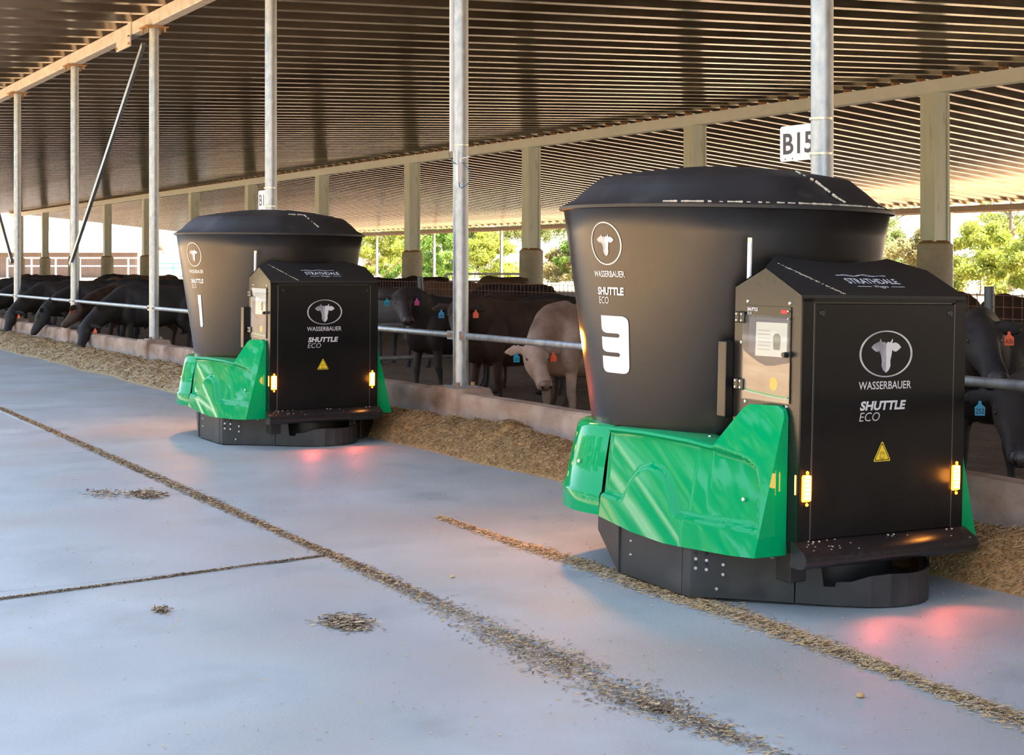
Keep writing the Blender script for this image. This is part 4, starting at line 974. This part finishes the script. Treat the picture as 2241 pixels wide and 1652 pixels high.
for z in (.46, .93): MB().tube((7.5, 19.45, z), (12.5, 19.45, z), .030, n=12).build('pipe', galv, dv, smooth=True)
MB().tube((12.5, 19.45, -.05), (12.5, 19.45, 1.0), .04, n=12).build('end_post', galv, dv, smooth=True)

# signs and the radio unit
def sign(y, text, label, w=.44):
    t = tag(empty('bay_sign', (bx - .01, y, 2.70)), label, 'sign')
    P = []
    x0, x1, z0, z1, r = .02, w, -.145, .115, .022
    for cx, cz, a in ((x1 - r, z1 - r, 0), (x0 + r, z1 - r, 90), (x0 + r, z0 + r, 180), (x1 - r, z0 + r, 270)): P += [(cx + r * math.cos(R(a + 30 * i)), cz + r * math.sin(R(a + 30 * i))) for i in range(4)]
    MB().prism(P, lambda u, v, w_: (-.005 - w_, u, v), .004).build('panel', sign_w, t)
    p, f = text2d(text, w * .76 if len(text) > 2 else w * .42, .155, .02); raw('lettering', [(-.0102, w - .035 - u, v - .095) for u, v in p], f, sign_t, t)
    m = MB()
    for u in (.30, .38, .10): m.disc((-.010, u, -.128), (-1, 0, 0), .006, .002, 8)
    m.build('rivets', ink, t)
    for z in (.13, -.12): MB().lathe([(PR + .001, z), (PR + .004, z), (PR + .004, z + .016), (PR + .001, z + .016)], n=28, caps=False).build('strap', strap_m, t, smooth=False)
sign(PY[1] , 'B15', 'white B15 bay sign strapped to the pole above the nearest machine')
sign(PY[3] , 'B1', 'small white B1 bay sign on the pole behind the far machine')
ru = tag(empty('radio_unit', (bx - .06, PY[2] - .075, 2.84)), 'white radio unit with two short antennas strapped to the centre pole', 'radio')
MB().loft([[(x * s, y * s2, z) for x, y in ((-.025, -.02), (.025, -.02), (.025, .02), (-.025, .02))] for z, s, s2 in ((-.20, .4, .6), (-.18, .9, 1), (.0, 1, 1), (.01, .8, .8))]).build('housing', white_paint, ru)
for x, y, q in ((-.022, 0, 0), (.022, 0, 1)):
    MB().tube((x, -.005, 0), (x, -.005, .05), .008, n=8).build('antenna_socket', white_paint, ru)
    if q == 0: MB().tube((x, -.005, .05), (x, -.005, .13), .0065, n=8).build('antenna', white_paint, ru)
    else: MB().tube((x, -.005, .05), (x + .075, -.05, .07), .0065, n=8).build('antenna', white_paint, ru)
MB().path([(.0, 0, -.20), (.0, -.01, -.24), (.03, -.02, -.255), (.09, -.05, -.20), (.11, -.06, -.10), (.07, -.02, -.02), (.03, .02, .0)], .004).build('cable', cable_b, ru)
MB().path([(-.085, .06, .12), (-.095, .03, .06), (-.08, .0, .02), (-.04, -.015, -.01), (-.02, -.01, -.01)], .004).build('cable', cable_b, ru)
MB().lathe([(PR + .001, 0), (PR + .003, 0), (PR + .003, .008), (PR + .001, .008)], (.06, .075), 28, caps=False).build('strap', post_m, ru)
MB().lathe([(PR + .001, .19), (PR + .003, .19), (PR + .003, .20), (PR + .001, .20)], (.06, .075), 28, caps=False).build('strap', strap_m, ru)
cd = MB().box((bx - .105, PY[2] + .02, 2.97), (bx - .075, PY[2] + .05, 5.80)).build('cable_duct', white_paint); tag(cd, 'narrow white cable duct down the left side of the centre pole', 'duct')

# ================================================================ BEYOND THE BARN
def tree(x, y, h, cr, kind, label, trunk=True, n=2600, leaf=.16, airy=1., seed=0):
    rr = np.random.default_rng(seed); t = tag(empty('tree', (x, y, -.1)), label, 'tree', 'gum trees beyond the far eave')
    rp = random.Random(seed); m = MB(); tips = []
    base = h * (.42 if trunk else .16)
    r0 = (.03 if trunk else .012) * h
    lean = rp.uniform(-.06, .06) * h
    p = [(0, 0, 0), (lean * .3, 0, base * .5), (lean * .7, .1, base), (lean, .1, h * .75)]
    m.path(p, [r0, r0 * .8, r0 * .6, r0 * .2], 8)
    for i in range(7 if trunk else 0):
        a = 2 * math.pi * i / 7 + rp.uniform(-.4, .4); z0 = base * rp.uniform(.7, 1.25); q0 = Vector((lean * z0 / base * .6, .05, z0)); L = cr * rp.uniform(.6, 1.)
        q1 = q0 + Vector((math.cos(a) * L * .5, math.sin(a) * L * .5, L * .45)); q2 = q0 + Vector((math.cos(a) * L, math.sin(a) * L, L * .75))
        m.path([q0, q1, q2], [r0 * .35, r0 * .22, r0 * .08], 6); tips.append(q2); tips.append(q1)
    m.build('trunk', bark, t, smooth=True)
    cl = [(tp.x, tp.y, tp.z, cr * .24) for tp in tips]
    for i in range(int((26 if trunk else 44) * airy)):
        a = rp.uniform(0, 6.28); d = cr * math.sqrt(rp.random()) * .9; zz = rp.uniform(.45 if trunk else .06, 1.) * h; d *= (1 if trunk else math.sqrt(max(.05, 1.05 - zz / h)) * 1.3); cl.append((lean + math.cos(a) * d, math.sin(a) * d, zz, cr * rp.uniform(.10, .26)))
    C = np.array(cl); idx = rr.integers(0, len(C), n); v = rr.normal(0, 1, (n, 3)); v /= np.linalg.norm(v, axis=1)[:, None]; v *= (rr.uniform(0, 1, n) ** .6)[:, None] * rr.uniform(.8, 1.35, n)[:, None]
    c = C[idx, :3] + v * C[idx, 3][:, None] * np.array([1, 1, .75]); c[:, 2] = np.maximum(c[:, 2], .15)
    a1 = rr.normal(0, 1, (n, 3)); a1 /= np.linalg.norm(a1, axis=1)[:, None]; a2 = np.cross(a1, rr.normal(0, 1, (n, 3))); a2 /= np.linalg.norm(a2, axis=1)[:, None]; s = (rr.uniform(.5, 1.2, n) * leaf)[:, None]
    V = np.stack([c - a1 * s * 1.4, c - a2 * s * .6, c + a1 * s * 1.4, c + a2 * s * .6], 1)
    o = quads('foliage', V, leafs[kind], t); o['kind'] = 'stuff'; return t
trees = [  # x, y, h, crown, kind, label, trunk, n
 (78, 83.5, 7.8, 3.4, 1, 'sparse dark-stemmed gum tree right of the nearest column', True, 1500),
 (80, 72.0, 9.8, 2.2, 1, 'tall thin gum tree at the right edge, foliage tuft on top', True, 700),
 (70, 60.5, 3.9, 3.0, 0, 'bright yellow-green shrub mass at the right edge', False, 5200),
 (70, 65.5, 4.2, 3.0, 0, 'yellow-green shrub right of the nearest pedestal', False, 5200),
 (70, 70.5, 4.0, 2.8, 3, 'tan and green shrub just right of the nearest pedestal', False, 4800),
 (72, 77.0, 5.4, 2.8, 1, 'olive gum sapling between tub and nearest pedestal', False, 2600),
 (76, 90.0, 7.2, 3.0, 1, 'olive gum tree directly behind the nearest tub', True, 2600),
 (84, 62.5, 5.6, 3.6, 3, 'tan-green gum sapling behind the shrubs at the right edge', False, 3600),
 (84, 76.5, 5.4, 3.4, 0, 'yellow-green sapling behind the shrubs by the nearest column', False, 3600),
 (74, 84.0, 4.6, 3.2, 2, 'green shrub beneath the nearest tub rim', False, 3800),
 (90, 140.0, 6.0, 4.2, 2, 'green thicket behind the big gum tree', False, 4200),
 (92, 172.0, 7.0, 5.0, 1, 'olive thicket behind the trees left of the centre pole', False, 4200),
 (92, 196.0, 7.4, 5.0, 3, 'tan thicket right of the far machine hood', False, 4200),
 (82, 128.0, 6.0, 3.4, 2, 'green bushy tree between the third pedestal and the nearest tub', False, 4500),
 (80, 137.0, 10.5, 5.0, 1, 'big spreading gum tree right of the centre pole with thick trunk', True, 3600),
 (80, 146.5, 5.2, 3.6, 0, 'yellow-green shrub under the big gum tree', False, 5200),
 (80, 130.0, 3.6, 3.0, 3, 'tan shrub right of the big gum tree', False, 3800),
 (80, 155.0, 6.0, 3.8, 2, 'fresh green tree left of the centre pole', False, 5200),
 (82, 166.0, 7.2, 4.6, 2, 'green tree behind the round pedestal', False, 5200),
 (82, 177.0, 7.6, 4.6, 0, 'yellow-green tree right of the far machine', False, 5200),
 (82, 189.0, 8.8, 4.8, 1, 'olive gum tree rising right of the far machine tub', True, 3600),
]
for i, (x, y, h, cr, kd, lab, tk, n) in enumerate(trees): tree(x, y, h, cr, kd, lab, tk, int(n * (3.4 if not tk else 2.6)), seed=100 + i, leaf=.075 + .0004 * y)
# two small hazy trees left of the far machine beyond the shed
tree(60, 330, 12, 7, 3, 'pale tree over the white shed roof at far left', False, 1600, .35, seed=9)
# buildings
def shed(x, y, w, d, zw, zr_, rz, label, wallm=shed_wall, ribs=60):
    t = tag(empty('shed', (x, y, -.1), rz), label, 'building')
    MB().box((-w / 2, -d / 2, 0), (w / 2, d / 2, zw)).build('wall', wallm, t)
    MB().add([(-w / 2 - .6, -d / 2 - .8, zw - .12), (w / 2 + .6, -d / 2 - .8, zw - .12), (w / 2 + .6, 0, zr_), (-w / 2 - .6, 0, zr_), (w / 2 + .6, d / 2 + .8, zw - .12), (-w / 2 - .6, d / 2 + .8, zw - .12)], [(0, 1, 2, 3), (3, 2, 4, 5)]).build('roof', shed_roof, t)
    MB().box((-w / 2 - .6, -d / 2 - .9, zw - .30), (w / 2 + .6, -d / 2 - .78, zw - .05)).build('gutter', white_paint, t)
    m = MB()
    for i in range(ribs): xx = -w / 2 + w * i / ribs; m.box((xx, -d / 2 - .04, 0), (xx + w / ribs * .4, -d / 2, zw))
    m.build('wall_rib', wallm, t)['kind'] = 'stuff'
    return t
fx, fy, rx, ry = math.sin(ALPHA), math.cos(ALPHA), math.cos(ALPHA), -math.sin(ALPHA)
def vw(z, X): return (fx * z + rx * X, fy * z + ry * X)
bx0, by0 = vw(212, -64); sh = shed(bx0, by0, 26, 16, 3.75, 6.6, -ALPHA, 'long low shed with white roof and shade-darkened brown sheet wall at far left', ribs=90)
bx1, by1 = vw(212, 5); shed(bx1, by1, 17, 9, 2.6, 3.4, -ALPHA - .03, 'low white-roofed shed behind the big gum tree', shed_roof, 20)
for i, (X, lab) in enumerate(((-42.6, 'pale ribbed silo left of the far machine, left one'), (-39.2, 'pale ribbed silo left of the far machine, right one'))):
    sx, sy = vw(190, X); t = tag(empty('silo', (sx, sy, -.1)), lab, 'silo')
    pf = []
    for q in range(14): z = q * .32; pf += [(1.5, z), (1.54, z + .16)]
    MB().lathe(pf + [(1.5, 4.5)], n=28).build('barrel', silo_m, t, smooth=True); MB().lathe([(1.58, 4.5), (.3, 5.3), (.28, 5.4)], n=28).build('cone_roof', silo_m, t, smooth=True)
sx, sy = vw(205, -45.0); o = MB().box((-1.3, -.4, 4.3), (1.3, .4, 4.42)).box((-.05, -.05, 0), (.05, .05, 4.3)).build('canopy', teal, loc=(sx, sy, 0), rz=-ALPHA); tag(o, 'small teal canopy roof above the silos', 'canopy')
# white rail fences
def rail_fence(p, q, z, n, label, m=white_paint, rails=(1.,), r=.07):
    p = Vector((*p, 0)); q = Vector((*q, 0)); t = tag(empty('rail_fence', p), label, 'fence'); d = q - p
    for k in rails: MB().tube((0, 0, z * k), (d.x, d.y, z * k), r, n=6).build('fence_rail', m, t)
    for i in range(n + 1): a = d * i / n; MB().tube((a.x, a.y, -.1), (a.x, a.y, z), r * 1.3, n=6).build('fence_post', m, t)
    return t
rail_fence(vw(92, -4.0), vw(92, 1.0), 1.20, 2, 'white pipe fence right of the centre pole beyond the eave', rails=(1., .62))
rail_fence(vw(100, 5.6), vw(100, 7.2), 1.4, 1, 'short white pipe rail between the third pedestal and nearest tub')
rail_fence(vw(196, -66.), vw(196, -47.), 2.6, 6, 'white pipe yard fence in front of the long shed at far left', rails=(1., .6), r=.09)
rail_fence(vw(186, -46), vw(186, -38), 1.9, 4, 'teal pipe yard fence in front of the silos', m=teal, rails=(1., .7), r=.08)
# left side of the alley, outside: white rail, trees that the gloss of the machines picks up
rail_fence((-9, -20), (-9, 90), 1.5, 27, 'white rail fence in the yard on the open side of the alley, out of frame', rails=(1., .55), r=.06)
rr = random.Random(4)
for i in range(24):
    y = -40 + i * 8.2; tree(-25 + rr.uniform(-1, 1), y, rr.uniform(11, 13), rr.uniform(4.0, 5.0), rr.choice((1, 2, 1, 3)), 'tree beyond the yard on the open side of the alley, out of frame', False, 2600, .46, 1.6, seed=300 + i)['group'] = 'trees beyond the yard'
